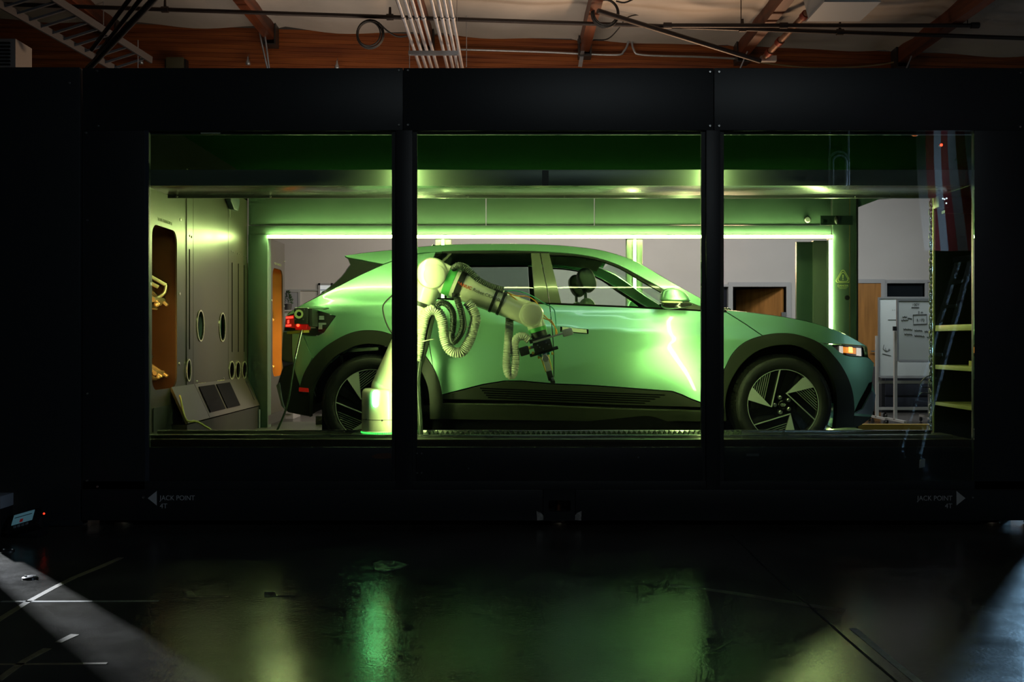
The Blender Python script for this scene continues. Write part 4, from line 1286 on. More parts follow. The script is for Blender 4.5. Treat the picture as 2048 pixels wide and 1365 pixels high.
def soften(poly, closed=True, sub=3):
    """curve through the outline where it bends gently, corners stay sharp"""
    n = len(poly)
    V = [Vector(p) for p in poly]
    tan = []
    for i in range(n):
        if not closed and i in (0, n - 1):
            tan.append(None); continue
        d0, d1 = V[i] - V[i - 1], V[(i + 1) % n] - V[i]
        if d0.length < 1e-6 or d1.length < 1e-6:
            tan.append(None); continue
        a = d0.normalized(); b = d1.normalized()
        lr = min(d0.length, d1.length) / max(d0.length, d1.length)
        tan.append((a + b).normalized() if a.dot(b) > 0.86 and lr > 0.3 else None)
    out = []
    for i in range(n if closed else n - 1):
        p, q = V[i], V[(i + 1) % n]
        d = q - p; L = d.length
        if L < 1e-6:
            continue
        t0 = tan[i] if tan[i] is not None else d / L
        t1 = tan[(i + 1) % n] if tan[(i + 1) % n] is not None else d / L
        for k in range(sub):
            t = k / sub
            out.append(tuple((2 * t ** 3 - 3 * t * t + 1) * p + (t ** 3 - 2 * t * t + t) * L * t0 + (-2 * t ** 3 + 3 * t * t) * q + (t ** 3 - t * t) * L * t1))
    if not closed:
        out.append(tuple(V[-1]))
    return out


def dens(poly, step=0.035, closed=True, soft=True):
    out = []
    poly = soften(poly, closed) if soft else poly
    n = len(poly)
    for i in range(n if closed else n - 1):
        a, b = Vector(poly[i]), Vector(poly[(i + 1) % n])
        k = max(1, int((b - a).length / step))
        out += [tuple(a.lerp(b, j / k)) for j in range(k)]
    if not closed:
        out.append(tuple(poly[-1]))
    return out


def inset_poly(poly, d):
    n = len(poly)
    ar = sum(poly[i][0] * poly[(i + 1) % n][1] - poly[(i + 1) % n][0] * poly[i][1] for i in range(n))
    s = 1 if ar > 0 else -1
    out = []
    for i in range(n):
        a, b, c = Vector(poly[i - 1]), Vector(poly[i]), Vector(poly[(i + 1) % n])
        e0, e1 = (b - a), (c - b)
        if e0.length < 1e-7 or e1.length < 1e-7:
            out.append(tuple(b)); continue
        e0.normalize(); e1.normalize()
        n0, n1 = Vector((-e0.y, e0.x)) * s, Vector((-e1.y, e1.x)) * s
        m = n0 + n1
        if m.length < 0.2:
            m = n0
        m.normalize()
        k = d / max(0.4, m.dot(n0))
        out.append(tuple(b + m * k))
    return out


def near_poly(p, poly, dist):
    for i in range(len(poly)):
        ax, ay = poly[i - 1]; bx_, by = poly[i]
        dx, dy = bx_ - ax, by - ay
        L = dx * dx + dy * dy
        t = 0 if L == 0 else max(0, min(1, ((p[0] - ax) * dx + (p[1] - ay) * dy) / L))
        if (ax + t * dx - p[0]) ** 2 + (ay + t * dy - p[1]) ** 2 < dist * dist:
            return True
    return False


def panel(name, poly, m, parent=None, off=0.0, flange=0.022, inset=0.003, holes=(), sp=0.032, raw=False, lines=()):
    """piece of the car's side skin cut out along poly (photo outline mapped on the skin)"""
    P = poly if raw else [cxz(*p) for p in poly]
    P = inset_poly(dens(P, soft=not raw), inset)
    H = [inset_poly(dens(h if raw else [cxz(*p) for p in h]), -inset) for h in holes]
    x0, x1 = min(p[0] for p in P), max(p[0] for p in P)
    z0, z1 = min(p[1] for p in P), max(p[1] for p in P)
    inner = []
    i = 0
    zz = z0 + sp * 0.5
    while zz < z1:
        xx = x0 + sp * (0.25 if i % 2 else 0.75)
        while xx < x1:
            if pip(xx, zz, P) and not near_poly((xx, zz), P, sp * 0.45) and not any(pip(xx, zz, h) or near_poly((xx, zz), h, sp * 0.45) for h in H):
                inner.append((xx, zz))
            xx += sp
        zz += sp * 0.87; i += 1
    vs2, fs2 = tri2d(P, H, inner)
    e = 0.006
    vv, nn = [], []
    for x, z in vs2:
        gx = (halfw(x + e, z) - halfw(x - e, z)) / (2 * e); gz = (halfw(x, z + e) - halfw(x, z - e)) / (2 * e)
        nrm = Vector((-gx, -1, -gz)).normalized()
        p = Vector((x, -halfw(x, z), z)) + nrm * off
        vv.append(p); nn.append(nrm)
    fs = []
    for f in fs2:
        a, b, c = (vv[k] for k in f)
        fs.append(f if (b - a).cross(c - a).dot(nn[f[0]]) > 0 else (f[0], f[2], f[1]))
    cnt = set()
    for f in fs:
        for k in range(3):
            cnt.add((f[k], f[(k + 1) % 3]))
    n = len(vv)
    V2, N2, F2 = list(vv), list(nn), list(fs)
    if flange:
        for (a, b) in list(cnt):
            if (b, a) not in cnt:
                k = len(V2)
                d = (vv[b] - vv[a])
                fn = d.cross(nn[a]).normalized()
                V2 += [vv[a], vv[b], vv[b] - nn[b] * flange, vv[a] - nn[a] * flange]
                N2 += [fn] * 4
                F2.append((k + 1, k, k + 3, k + 2))
    me = DATA.meshes.new(name)
    me.from_pydata([tuple(v) for v in V2], [], F2)
    me.shade_smooth()
    me.normals_split_custom_set_from_vertices([tuple(v) for v in N2])
    me.materials.append(m)
    return link(name, me, parent or car)


def spanner(name, line, m, crown=(0, 0, 0.03), n=14, raw=False, parent=None):
    """skin from one flank to the other between mirrored outlines"""
    P = [p if raw else cxz(*p) for p in line]
    P = dens(P, 0.06, closed=False)
    q, fs = [], []
    cr = Vector(crown)
    for x, h in P:
        w = halfw(x, h)
        for k in range(n + 1):
            t = -1 + 2 * k / n
            q.append(Vector((x, t * w, h)) + cr * (1 - t * t))
    for i in range(len(P) - 1):
        for k in range(n):
            a = i * (n + 1) + k
            fs.append((a, a + 1, a + n + 2, a + n + 1))
    return MB().add(q, fs).build(name, m, parent or car, 50, fix=False)


near = []
roof_sil = [(782, 500), (832, 494.5), (887, 490), (940, 488.3), (993, 488), (1050, 488.3), (1113, 490.5), (1154, 494), (1201, 500.5), (1239, 510.5), (1270.5, 522.5), (1302, 540), (1333.5, 559), (1365, 577), (1402, 597), (1452, 621)]
dlo_top = [(832, 508), (872, 504), (945, 501.4), (1066, 502.6), (1144.5, 508), (1191.7, 515.7), (1239, 531.4), (1286, 556.6), (1318, 574), (1345, 590), (1402, 614), (1426, 622)]
near.append(panel('roof_side', roof_sil + dlo_top[::-1] + [(800, 517)], paint, sp=0.03))
near.append(panel('spoiler_side', [(687, 511.5), (735, 505), (782, 500), (800, 517), (767, 529), (694, 515.5)], paint, sp=0.03))
near.append(panel('tail_fin', [(694.7, 516), (767, 529), (720, 550), (682, 569.6), (624, 599), (646, 584), (682, 553.5), (700, 529)], gloss, off=-0.004))
arch_r = [(601, 777.5), (609, 750), (620, 729), (633.5, 711.4), (650, 695.5), (669, 682.4), (688, 672), (707.6, 665), (724, 662), (740, 661.5), (762, 663.5), (782, 669.5), (802, 678), (822, 689), (838, 700.5), (852.7, 714.6), (863, 730), (872, 747), (879, 766), (883, 785.5)]
arch_f = [(1434, 806), (1437, 780), (1444, 752), (1454, 728.8), (1460, 716), (1468.6, 703.7), (1479, 693), (1492, 684), (1508, 677), (1526.6, 671.5), (1548, 668), (1568.8, 667.3), (1588, 669), (1605.7, 673.4), (1622, 679), (1637, 686.6), (1652, 697), (1663.7, 710), (1676, 725), (1684.8, 739), (1692, 753), (1698, 768), (1702, 782), (1704.6, 797), (1706, 823.7), (1703, 847)]
rglass_edge = [(866, 518), (884.6, 505), (858, 560), (850, 597)]
quarter = [(850, 640), (857, 680), (866, 735)] + arch_r[2:17][::-1] + [(625, 716), (606, 669.5), (611, 671.5), (633.5, 671.5), (647, 666), (671, 632.5), (619, 620), (574, 633), (576, 627), (600, 612), (624, 599.5), (682, 570), (720, 550.5), (767, 529.5), (800, 517.5), (832, 508.5), (872, 504.5), (866, 518), (852, 560), (848, 596), (860, 597)]
near.append(panel('quarter_panel', quarter, paint, sp=0.03))
rdoor = [(860, 598), (1070, 607), (1099, 608), (1106.7, 690.5), (1107.6, 768), (1007.9, 762.4), (883.4, 790.2), (883, 785), (879, 766), (872, 747), (866, 735), (857, 680), (850, 640)]
near.append(panel('rear_door', rdoor, paint, sp=0.028))
fdoor = [(1099, 608), (1122, 609.5), (1321, 618.5), (1426, 624), (1431, 700), (1433, 807), (1402, 805.4), (1346, 783.4), (1327, 781.8), (1176, 770.8), (1107.6, 768), (1106.7, 690.5)]
fdo = panel('front_door', fdoor, paint, sp=0.028); near.append(fdo)
fender = [(1426, 624), (1453, 625), (1490, 648.5), (1525, 672)] + arch_f[:10][::-1] + [(1433, 807), (1431, 700)]
near.append(panel('front_fender', fender, paint, sp=0.028))
hood_sil = [(1453, 621), (1492, 624.5), (1530, 629), (1558, 632.5), (1590, 638), (1611, 642), (1640, 650), (1663.7, 658), (1685, 666.5), (1703, 675), (1722, 686), (1734, 693)]
hoods = hood_sil + [(1700, 690), (1661, 687.5), (1637, 686.6)] + arch_f[9:16][::-1] + [(1525, 671.5), (1490, 648), (1453, 624.6)]
near.append(panel('hood_side', hoods, paint, sp=0.026))
fbump = [(1637, 687.5), (1661, 688.5), (1671.6, 697.5), (1690, 710.5), (1716, 714), (1736, 715.5), (1748, 727), (1744, 763), (1750.7, 789.4), (1744, 831.6), (1728, 846), (1716.4, 852.7), (1703, 847)] + arch_f[15:25][::-1]
near.append(panel('front_bumper', fbump, paint, sp=0.026))
near.append(panel('bumper_insert', [(1743, 781), (1750.5, 790), (1743.5, 831), (1707.5, 827.5), (1723, 818), (1733, 799)], silver, off=0.006, sp=0.02))
near.append(panel('bumper_lip', [(1707, 831), (1743, 833.5), (1727, 846.5), (1716, 853), (1660, 858), (1690, 848), (1704, 846)], clad, off=0.008, sp=0.02))
near.append(panel('bumper_grille', [(1738, 766), (1743.5, 764), (1742, 781), (1732, 799), (1722, 818), (1708, 826), (1720, 800), (1731, 780)], void, off=0.004, sp=0.02, inset=0.001))
near.append(panel('rear_bumper', [(583.5, 665), (606, 670.5), (624.5, 715.5), (609, 750), (601, 777), (586, 729)], paint, sp=0.025))
near.append(panel('tailgate_edge', [(566, 664), (583, 665), (585, 726), (570, 724), (563.5, 719)], bplr, off=0.0, sp=0.025))
near.append(panel('rear_bumper_lower', [(566, 736), (585, 728), (600, 774), (601, 786), (621, 786), (622, 834), (576, 825), (564, 811), (554.5, 770)], clad, sp=0.025))
near.append(panel('side_reflector', [(601, 774), (620, 776), (621, 785), (601, 783.5)], mat('reflector_red', (0.65, 0.02, 0.015), 0, 0.25, emit=(1, 0.02, 0.01), strength=0.12), off=0.02, flange=0.015, sp=0.02))
near.append(panel('bumper_scuff', [(553.5, 771), (560, 764), (566, 800), (573, 822), (564, 812)], silver, off=0.008, sp=0.02))

# arch cladding rings
in_r = [(622, 834), (622.5, 800), (625, 782), (636, 757), (649.6, 737), (670, 715), (694.7, 700), (720, 690), (745, 688), (772, 693), (798, 703), (820, 717), (841, 740), (851, 760), (857.5, 782), (860, 838)]
near.append(panel('arch_cladding', [(620, 786)] + arch_r + [(886, 800), (882, 838), (860, 838)] + in_r[::-1][1:], clad, off=0.014, flange=0.035, sp=0.028, inset=0.001))
in_f = [(1452, 842), (1450, 800), (1457, 771), (1474, 739), (1488, 722), (1505.5, 707.7), (1525, 697.5), (1547.7, 691.8), (1566, 690), (1584.6, 690.5), (1605, 696.5), (1624, 707.7), (1640, 721), (1653, 739), (1663, 758), (1669, 779), (1671, 815), (1668, 856)]
near.append(panel('arch_cladding', arch_f[1:] + [(1690, 853)] + in_f[::-1] + [(1444, 842), (1436, 815)], clad, off=0.014, flange=0.035, sp=0.028, inset=0.001))
# sill cladding with five raised ribs, lower sill
sill_up = [(883.4, 790.6), (1007.9, 763), (1107.6, 768.6), (1200, 773), (1327, 782.4), (1346, 784), (1402, 806), (1436, 808), (1437, 816), (1402, 815), (1239, 810), (1050, 802), (886, 799)]
slc = panel('sill_cladding', sill_up, clad, off=0.010, sp=0.03); near.append(slc)
for k in range(5):
    a0, a1 = cxz(960 + k * 4, 776.5 + k * 4.6), cxz(1328 - k * 10, 790 + k * 4.0)
    q = []
    for t in (0, 1):
        pass
    poly = [(a0[0], a0[1] - 0.0045), (a1[0], a1[1] - 0.0045), (a1[0] + 0.012, a1[1]), (a1[0], a1[1] + 0.0045), (a0[0], a0[1] + 0.0045)]
    panel('cladding_rib', poly, void, slc, off=0.0125, flange=0.005, inset=0.0, raw=True, sp=0.1)
near.append(panel('sill_lower', [(884, 806), (1050, 808), (1239, 816), (1402, 820.5), (1443, 821), (1446, 843), (1239, 842), (1050, 840), (881, 838)], clad, off=0.016, sp=0.035))
near.append(panel('sill_highlight', [(886, 806), (1050, 808), (1239, 816), (1402, 820.5), (1440, 821), (1440, 823), (1402, 822.5), (1239, 818), (1050, 810), (886, 808)], chrome if False else bplr, off=0.022, sp=0.06, inset=0))

# windows, pillar, belt trim
rw = panel('rear_window', [(903, 508), (1061, 507), (1068.5, 604.5), (868, 595.5), (858, 585), (880, 530)], cglass_d, off=-0.010, flange=0, sp=0.05, inset=0); near.append(rw)
near.append(panel('quarter_glass', [(866.5, 519), (884, 506), (899.5, 508), (878, 529), (858, 583), (851, 590), (853, 562)], cglass_d, off=-0.010, flange=0, sp=0.05, inset=0))
near.append(panel('window_divider', [(899.5, 507), (903.5, 507), (882, 529), (858.5, 586), (855, 584), (878, 527)], bplr, off=-0.004, flange=0.01, inset=0))
fwin = [(1099, 510), (1144.5, 511.5), (1191.7, 519), (1239, 536), (1276.8, 558.5), (1321, 584), (1342, 598), (1352, 617), (1321, 615.5), (1122.4, 606)]
fw = panel('front_window', fwin, cglass, off=-0.010, flange=0, sp=0.05, inset=0); near.append(fw)
near.append(panel('pillar_trim', [(1061, 503), (1079, 503.6), (1099.3, 607), (1070, 605.6)], bplr, off=0.0, sp=0.03, inset=0.002))
near.append(panel('pillar_trim', [(1080, 503.7), (1098, 504.8), (1123, 607.5), (1100, 607)], bplr, off=0.0, sp=0.03, inset=0.002))
near.append(panel('window_frame', [(1098, 505), (1144.5, 508), (1191.7, 515.7), (1239, 531.4), (1286, 556.6), (1318, 574), (1345, 590), (1402, 614), (1424, 622), (1352, 618)] + fwin[::-1][3:] + [(1099, 510)], gloss, off=-0.003, flange=0.015, inset=0.001))
near.append(panel('mirror_sail', [(1321, 584), (1345, 590), (1402, 614), (1424, 622), (1352, 618.5), (1346, 604)], bplr, off=0.002, sp=0.04))
near.append(panel('belt_trim', [(858, 595.5), (1068, 605.5), (1122, 607), (1321, 616), (1426, 622), (1426, 624), (1321, 618.5), (1122, 609.5), (1068, 608), (858, 598)], void, off=0.004, flange=0.012, inset=0, sp=0.06))
near.append(panel('roof_gutter', [(884, 503.6), (945, 502), (1066, 503.2), (1098, 505), (1098, 507), (1061, 506.5), (903, 507.5), (884, 506)], gloss, off=0.002, flange=0.012, inset=0, sp=0.06))
# door handle
hp = panel('handle_pocket', [(1120.5, 653.5), (1177, 659), (1177, 668.5), (1120.5, 664)], void, fdo, off=0.001, flange=0, inset=0, sp=0.05)
panel('door_handle', [(1124, 654.5), (1173, 659.5), (1174, 667), (1124, 663)], mat('handle_paint', (0.72, 0.80, 0.66), 0.1, 0.3, coat=0.8), fdo, off=0.012, flange=0.01, inset=0.001, sp=0.05)
# rear emblem marks on the roof edge are left out; lamp units
hl = panel('headlight', [(1661, 688), (1700, 690.5), (1734, 694), (1736.5, 714.5), (1716, 713), (1690, 710), (1671.6, 697)], mat('lamp_housing', (0.05, 0.045, 0.04), 0.6, 0.25), off=-0.03, flange=0, inset=0, sp=0.03); near.append(hl)
aml = mat('turn_signal_amber', (0.9, 0.5, 0.1), 0, 0.3, emit=(1.0, 0.36, 0.05), strength=9.0)
amd = mat('turn_signal_glow', (0.8, 0.35, 0.06), 0, 0.3, emit=(1.0, 0.30, 0.04), strength=1.1)
wlp = mat('lamp_pixel_white', (0.8, 0.75, 0.7), 0, 0.2, emit=(1.0, 0.86, 0.75), strength=0.9)
panel('lamp_pixel', [(1683.5, 692), (1690, 692.6), (1690.5, 707.5), (1683.5, 705)], wlp, hl, off=-0.02, flange=0.005, inset=0, sp=0.05)
panel('lamp_pixel', [(1718.5, 696), (1727, 697), (1727.5, 713), (1718.5, 712)], wlp, hl, off=-0.02, flange=0.005, inset=0, sp=0.05)
panel('turn_signal', [(1690.5, 694), (1717, 697), (1717, 709), (1690.5, 706)], amd, hl, off=-0.022, flange=0.005, inset=0, sp=0.05)
panel('turn_signal', [(1702.5, 694.5), (1709, 695), (1709.5, 706), (1702.5, 705)], aml, hl, off=-0.018, flange=0.005, inset=0, sp=0.05)
panel('lamp_lens', [(1662, 688.3), (1700, 690.8), (1733.5, 694.3), (1736, 714), (1716, 712.6), (1690, 709.6), (1672.5, 697)], glass('lamp_lens_clear', (0.92, 0.92, 0.92)), hl, off=-0.004, flange=0, inset=0, sp=0.05)
tl = panel('tail_lamp', [(619, 620.5), (670.5, 633), (646.5, 666), (633.5, 671), (611, 671), (583, 664), (566, 663), (572, 634)], gloss, off=-0.006, flange=0.01, sp=0.03); near.append(tl)
rdl = mat('tail_red', (0.7, 0.03, 0.02), 0, 0.2, emit=(1.0, 0.05, 0.03), strength=2.2)
rdd = mat('tail_red_dim', (0.5, 0.02, 0.015), 0, 0.15, emit=(1.0, 0.02, 0.01), strength=0.10)
panel('tail_lens', [(572, 633), (592, 630), (592, 657), (571, 655)], rdd, tl, off=0.003, flange=0.008, inset=0, sp=0.04)
for a in ((573, 634, 587, 638), (573, 650, 583, 654), (576, 641, 579, 648)):
    panel('tail_pixel', [(a[0], a[1]), (a[2], a[1] - 1), (a[2], a[3] - 1), (a[0], a[3])], rdl, tl, off=0.006, flange=0.004, inset=0, sp=0.05)
panel('charge_flap', [(619, 616.5), (640, 617.5), (663, 621), (655, 623), (625, 620)], paint, tl, off=0.05, flange=0.012, inset=0, sp=0.03)
whp = mat('lamp_glint_pale', (0.7, 0.78, 0.85), 0.6, 0.25)  # pale patches paint the LED reflection on the tail lamp
for a in ((638, 632, 648, 640), (637, 646, 652, 650), (637, 650, 644, 659), (619, 641, 631, 657)):
    panel('lamp_glint', [(a[0], a[1]), (a[2], a[1]), (a[2], a[3]), (a[0], a[3])], whp, tl, off=0.0, flange=0.003, inset=0, sp=0.05)

# flat washer jets / roof marks
# copy every near-side part to the far side
def mirror_part(o, parent):
    c = o.copy(); COL.objects.link(c); c.parent = parent
    if parent is car:
        c.scale = (1, -1, 1)
    for ch in list(o.children):
        d = ch.copy(); COL.objects.link(d); d.parent = c
    return c


for o in near:
    mirror_part(o, car)

# skins across the car
spanner('roof', roof_sil[:10], paint, (0, 0, 0.035))
spanner('windscreen', roof_sil[9:], glass('car_windscreen_glass', (0.82, 0.92, 0.86)), (0.05, 0, 0.03))
spanner('hood', hood_sil, paint, (0.02, 0, 0.035))
spanner('spoiler', [(687, 511.5), (735, 505), (782, 500)], paint, (-0.04, 0, 0.03))
spanner('spoiler_underside', [(687, 512), (694.7, 516), (700, 529)], gloss, (-0.03, 0, 0))
spanner('tailgate_glass', [(700, 529), (682, 553.5), (646, 584), (624, 599)], glass('car_backlight', (0.2, 0.26, 0.23)), (-0.06, 0, 0.02))
spanner('tailgate', [(624, 599), (600, 612), (576, 627), (572, 634), (566, 663), (563.5, 719)], paint, (-0.07, 0, 0))
spanner('tailgate_lower', [(563.5, 719), (566, 736), (554.5, 770), (564, 811), (576, 825), (622, 834)], clad, (-0.07, 0, 0))
spanner('nose', [(1734, 693), (1736.5, 714.5), (1748, 727), (1744, 763), (1750.7, 789.4), (1744, 831.6), (1728, 846), (1668, 857)], paint, (0.07, 0, 0))
for py, n_ in ((641, 'wiper_cover'),):
    pass
# roof antenna fin
an = cxz(853, 492)
MB().prism([(an[0] - 0.0, an[1] + 0.02), (an[0] + 0.14, an[1] + 0.02), (an[0] + 0.12, an[1] + 0.035), (an[0] + 0.0, an[1] + 0.07)], 'y', -0.02, 0.02).build('antenna_fin', gloss, car, bevel=0.006)
# washer jet on the hood
wj = cxz(1460, 618)
MB().ball((wj[0] + 0.04, -0.55, wj[1] + 0.005), 0.03, 14, 10, 1.6, 0.8, 0.5).build('washer_jet', gloss, car, 60)
# camera pod on the tail edge
tp = cxz(627, 588)
MB().ball((tp[0], -0.35, tp[1] + 0.02), 0.022, 12, 8).build('tail_camera', paint, car, 60)

# black inner body, wheel housings, under body
prof = [(-1.25, 0.66)]
prof += [(XRW + 0.44 * math.cos(a), 0.3685 + 0.44 * math.sin(a)) for a in [math.radians(124 - k * 124 / 14) for k in range(15)]]
prof += [(XRW + 0.44, 0.16), (XFW - 0.44, 0.16)]
prof += [(XFW + 0.44 * math.cos(a), 0.3685 + 0.44 * math.sin(a)) for a in [math.radians(180 - k * 126 / 14) for k in range(15)]]
prof += [(2.24, 0.82), (1.75, 0.94), (1.45, 1.0), (-1.1, 1.03), (-1.25, 1.0)]
MB().prism(prof, 'y', -0.835, -0.825).build('inner_skin', void, car)
MB().prism(prof, 'y', 0.825, 0.835).build('inner_skin', void, car)
for cx, nm in ((XRW, 'rear'), (XFW, 'front')):
    for s in (-1, 1):
        arc = [(cx + 0.43 * math.cos(math.pi * k / 16), 0.3685 + 0.43 * math.sin(math.pi * k / 16)) for k in range(17)]
        q, fs = [], []
        for x, z in arc:
            q += [(x, s * min(0.89, halfw(x, z) - 0.02), z), (x, s * 0.56, z)]
        for k in range(16):
            fs.append((2 * k, 2 * k + 2, 2 * k + 3, 2 * k + 1))
        n0 = len(q)
        q += [(cx + 0.43, s * 0.56, 0.12), (cx - 0.43, s * 0.56, 0.12)]
        fs.append(tuple(2 * k + 1 for k in range(17)) + (n0 + 1, n0))
        MB().add(q, fs).build('wheel_housing', void, car, fix=False)
MB().box(-1.4, 2.3, -0.56, 0.56, 0.14, 0.30).build('underbody', void, car)
MB().box(-1.3, 1.2, -0.84, 0.84, 0.30, 0.36).build('cabin_floor', void, car)
# suspension strut seen over the rear tyre
sx_, sh_ = cxz(722, 700)
MB().cyl((sx_ - 0.02, -0.70, sh_ - 0.05), (sx_ - 0.02, -0.70, sh_ + 0.08), 0.05, n=14).build('spring_strut', clad, car, 40)
MB().beam((sx_ - 0.11, -0.80, sh_ - 0.005), (sx_ + 0.12, -0.80, sh_ + 0.01), 0.12, 0.03).build('control_arm', mat('arm_steel', (0.25, 0.3, 0.22), 0.7, 0.35), car, bevel=0.008)

# ---- wheels
tyre_m = mat('tyre_rubber', (0.010, 0.010, 0.009), 0, 0.5, bump=0.1, bscale=80, spec=0.35)
rim_dark = mat('rim_black', (0.006, 0.006, 0.006), 0.3, 0.25)
rim_sil = mat('rim_machined', (0.50, 0.53, 0.50), 0.25, 0.3)


def build_wheel(angle):
    w = DATA.objects.new('wheel', None); COL.objects.link(w); w.parent = car
    Rt, Rr = 0.3685, 0.259
    prof_ = [(0.262, 0.0), (0.275, -0.012), (0.30, -0.018), (0.325, -0.014), (0.345, -0.004), (0.357, 0.012), (0.3655, 0.04), (0.3685, 0.08), (0.3685, 0.17), (0.3655, 0.205), (0.345, 0.24), (0.30, 0.255), (0.262, 0.24)]
    MB().lathe(prof_, (0, 0, 0), (0, 1, 0), 72, caps=False).build('tyre', tyre_m, w, 50)
    # shoulder tread blocks
    tb = MB()
    for k in range(72):
        a = math.tau * (k + 0.5) / 72
        c_, s_ = math.cos(a), math.sin(a)
        p = lambda r_, y_, t_: (r_ * c_ - t_ * s_, y_, r_ * s_ + t_ * c_)
        t = 0.0125
        tb.add([p(0.346, -0.006, -t), p(0.346, -0.006, t), p(0.371, 0.045, t), p(0.371, 0.045, -t), p(0.34, 0.02, -t), p(0.34, 0.02, t), p(0.36, 0.05, t), p(0.36, 0.05, -t)],
               [(0, 1, 2, 3), (7, 6, 5, 4), (0, 4, 5, 1), (1, 5, 6, 2), (2, 6, 7, 3), (3, 7, 4, 0)])
    t_ = tb.build('tread_blocks', tyre_m, w); t_['kind'] = 'stuff'
    MB().lathe([(0.262, 0.01), (0.264, 0.0), (0.259, -0.004), (0.254, 0.0), (0.248, 0.02), (0.240, 0.12)], (0, 0, 0), (0, 1, 0), 64, caps=False).build('rim', rim_dark, w, 50)
    MB().lathe([(0.2605, 0.0), (0.2605, -0.006), (0.2565, -0.006), (0.2565, 0.0)], (0, 0, 0), (0, 1, 0), 64, caps=False).build('rim_edge', rim_sil, w, 50)
    MB().lathe([(0.001, 0.055), (0.245, 0.055), (0.245, 0.07), (0.001, 0.07)], (0, 0, 0), (0, 1, 0), 48, caps=False).build('wheel_disc', mat('brake_dark', (0.02, 0.02, 0.02), 0.5, 0.4), w)
    MB().lathe([(0.085, 0.03), (0.095, 0.03), (0.095, 0.05), (0.085, 0.05)], (0, 0, 0), (0, 1, 0), 32).build('hub_plate', rim_dark, w, 40)

    def pol(deg, r_):
        return (r_ * math.cos(math.radians(deg)), r_ * math.sin(math.radians(deg)))
    R = 0.256
    for k in range(3):
        a = angle + 120 * k
        piv = pol(a, 0.086)
        # pale machined facet
        arcp = [pol(a - 19 - 22 * j / 4, R) for j in range(5)]
        sp_ = MB().prism([piv] + arcp, 'y', -0.002, 0.03).build('spoke', rim_sil, w)
        # dark slatted vane framed by a bright edge
        arcv = [pol(a - 41 - 55 * j / 6, R) for j in range(7)]
        vane = MB().prism([piv] + arcv, 'y', 0.016, 0.03).build('vane', rim_dark, w)
        e1 = Vector(arcv[-1]); e0 = Vector(piv)
        MB().beam((e0.x, 0.002, e0.y), (e1.x, 0.002, e1.y), 0.006, 0.016, (0, 1, 0)).build('vane_edge', rim_sil, vane)
        for j in range(7):
            t = (j + 1) / 8.2
            p0 = e0.lerp(Vector(arcv[0]), 0.28 + 0.72 * t)
            dirv = (e1 - e0).normalized()
            # slats run parallel to the bright edge out to the rim
            b_ = 2 * p0.dot(dirv); cc = p0.length_squared - (R * 0.985) ** 2
            L_ = (-b_ + math.sqrt(max(0, b_ * b_ - 4 * cc))) / 2
            p1 = p0 + dirv * L_
            if L_ > 0.02:
                MB().beam((p0.x, 0.012, p0.y), (p1.x, 0.012, p1.y), 0.0045, 0.008, (0, 1, 0)).build('slat', mat('slat_grey', (0.22, 0.24, 0.20), 0.2, 0.35), vane)
        # backing spoke between the vanes
        q0, q1, q2 = pol(a + 40, 0.075), pol(a - 5, R), pol(a + 10, R)
        MB().prism([pol(a + 10, 0.06), q1, q2, q0], 'y', 0.028, 0.05).build('back_spoke', rim_dark, w)
    for k in range(5):
        p = pol(90 + 72 * k + 20, 0.056)
        MB().lathe([(0.014, 0.03), (0.014, 0.004), (0.010, 0.0)], (p[0], 0, p[1]), (0, 1, 0), 12).build('lug_nut', M['bolt'], w, 40)
    MB().lathe([(0.034, 0.03), (0.034, 0.006), (0.028, 0.0), (0.001, -0.002)], (0, 0, 0), (0, 1, 0), 28, caps=False).build('centre_cap', rim_dark, w, 40)
    # slanted emblem on the cap: an oval ring with two leaning strokes
    e0 = [(x, y) for x, y in ellipse(0, 0, 0.019, 0.011, 24)]; e1 = [(x, y) for x, y in ellipse(0, 0, 0.0165, 0.0088, 24)]
    MB().plate(e0, [e1], 'y', -0.004, -0.001).build('emblem_ring', rim_sil, w)
    em = MB(); em.prism([(-0.009, -0.008), (-0.006, -0.008), (-0.003, 0.008), (-0.006, 0.008)], 'y', -0.004, -0.001)
    em.prism([(0.004, -0.008), (0.007, -0.008), (0.010, 0.008), (0.007, 0.008)], 'y', -0.004, -0.001)
    em.prism([(-0.005, -0.001), (0.006, 0.0005), (0.006, 0.003), (-0.005, 0.0015)], 'y', -0.004, -0.001)
    em.build('emblem_letter', rim_sil, w)
    return w


def flatten(w):
    """parts of the wheel become sub-parts of the wheel (thing > part > sub-part)"""
    for ch in list(w.children):
        for g in list(ch.children):
            g.parent = w


WOUT = 0.915
for cx, ang in ((XRW, 152), (XFW, 71)):
    w = build_wheel(ang); flatten(w)
    w.location = (cx, -WOUT, 0.3685)
    f = w.copy(); COL.objects.link(f); f.parent = car
    f.location = (cx, WOUT, 0.3685); f.rotation_euler = (0, 0, math.pi)
    for ch in w.children:
        if ch.name.startswith(('tyre', 'rim', 'wheel_disc')):
            c_ = ch.copy(); COL.objects.link(c_); c_.parent = f

# ---- door mirror
mx0 = at(1352, 600, YC - 1.0)
mr = DATA.objects.new('door_mirror', None); COL.objects.link(mr); mr.parent = car
mr.location = (mx0.x, -1.0, mx0.z - ZF)
sc_m = (YC - 1.0 - CAMY) / F


def mpx(px, py):
    return ((px - 1352) * sc_m, -(py - 600) * sc_m)


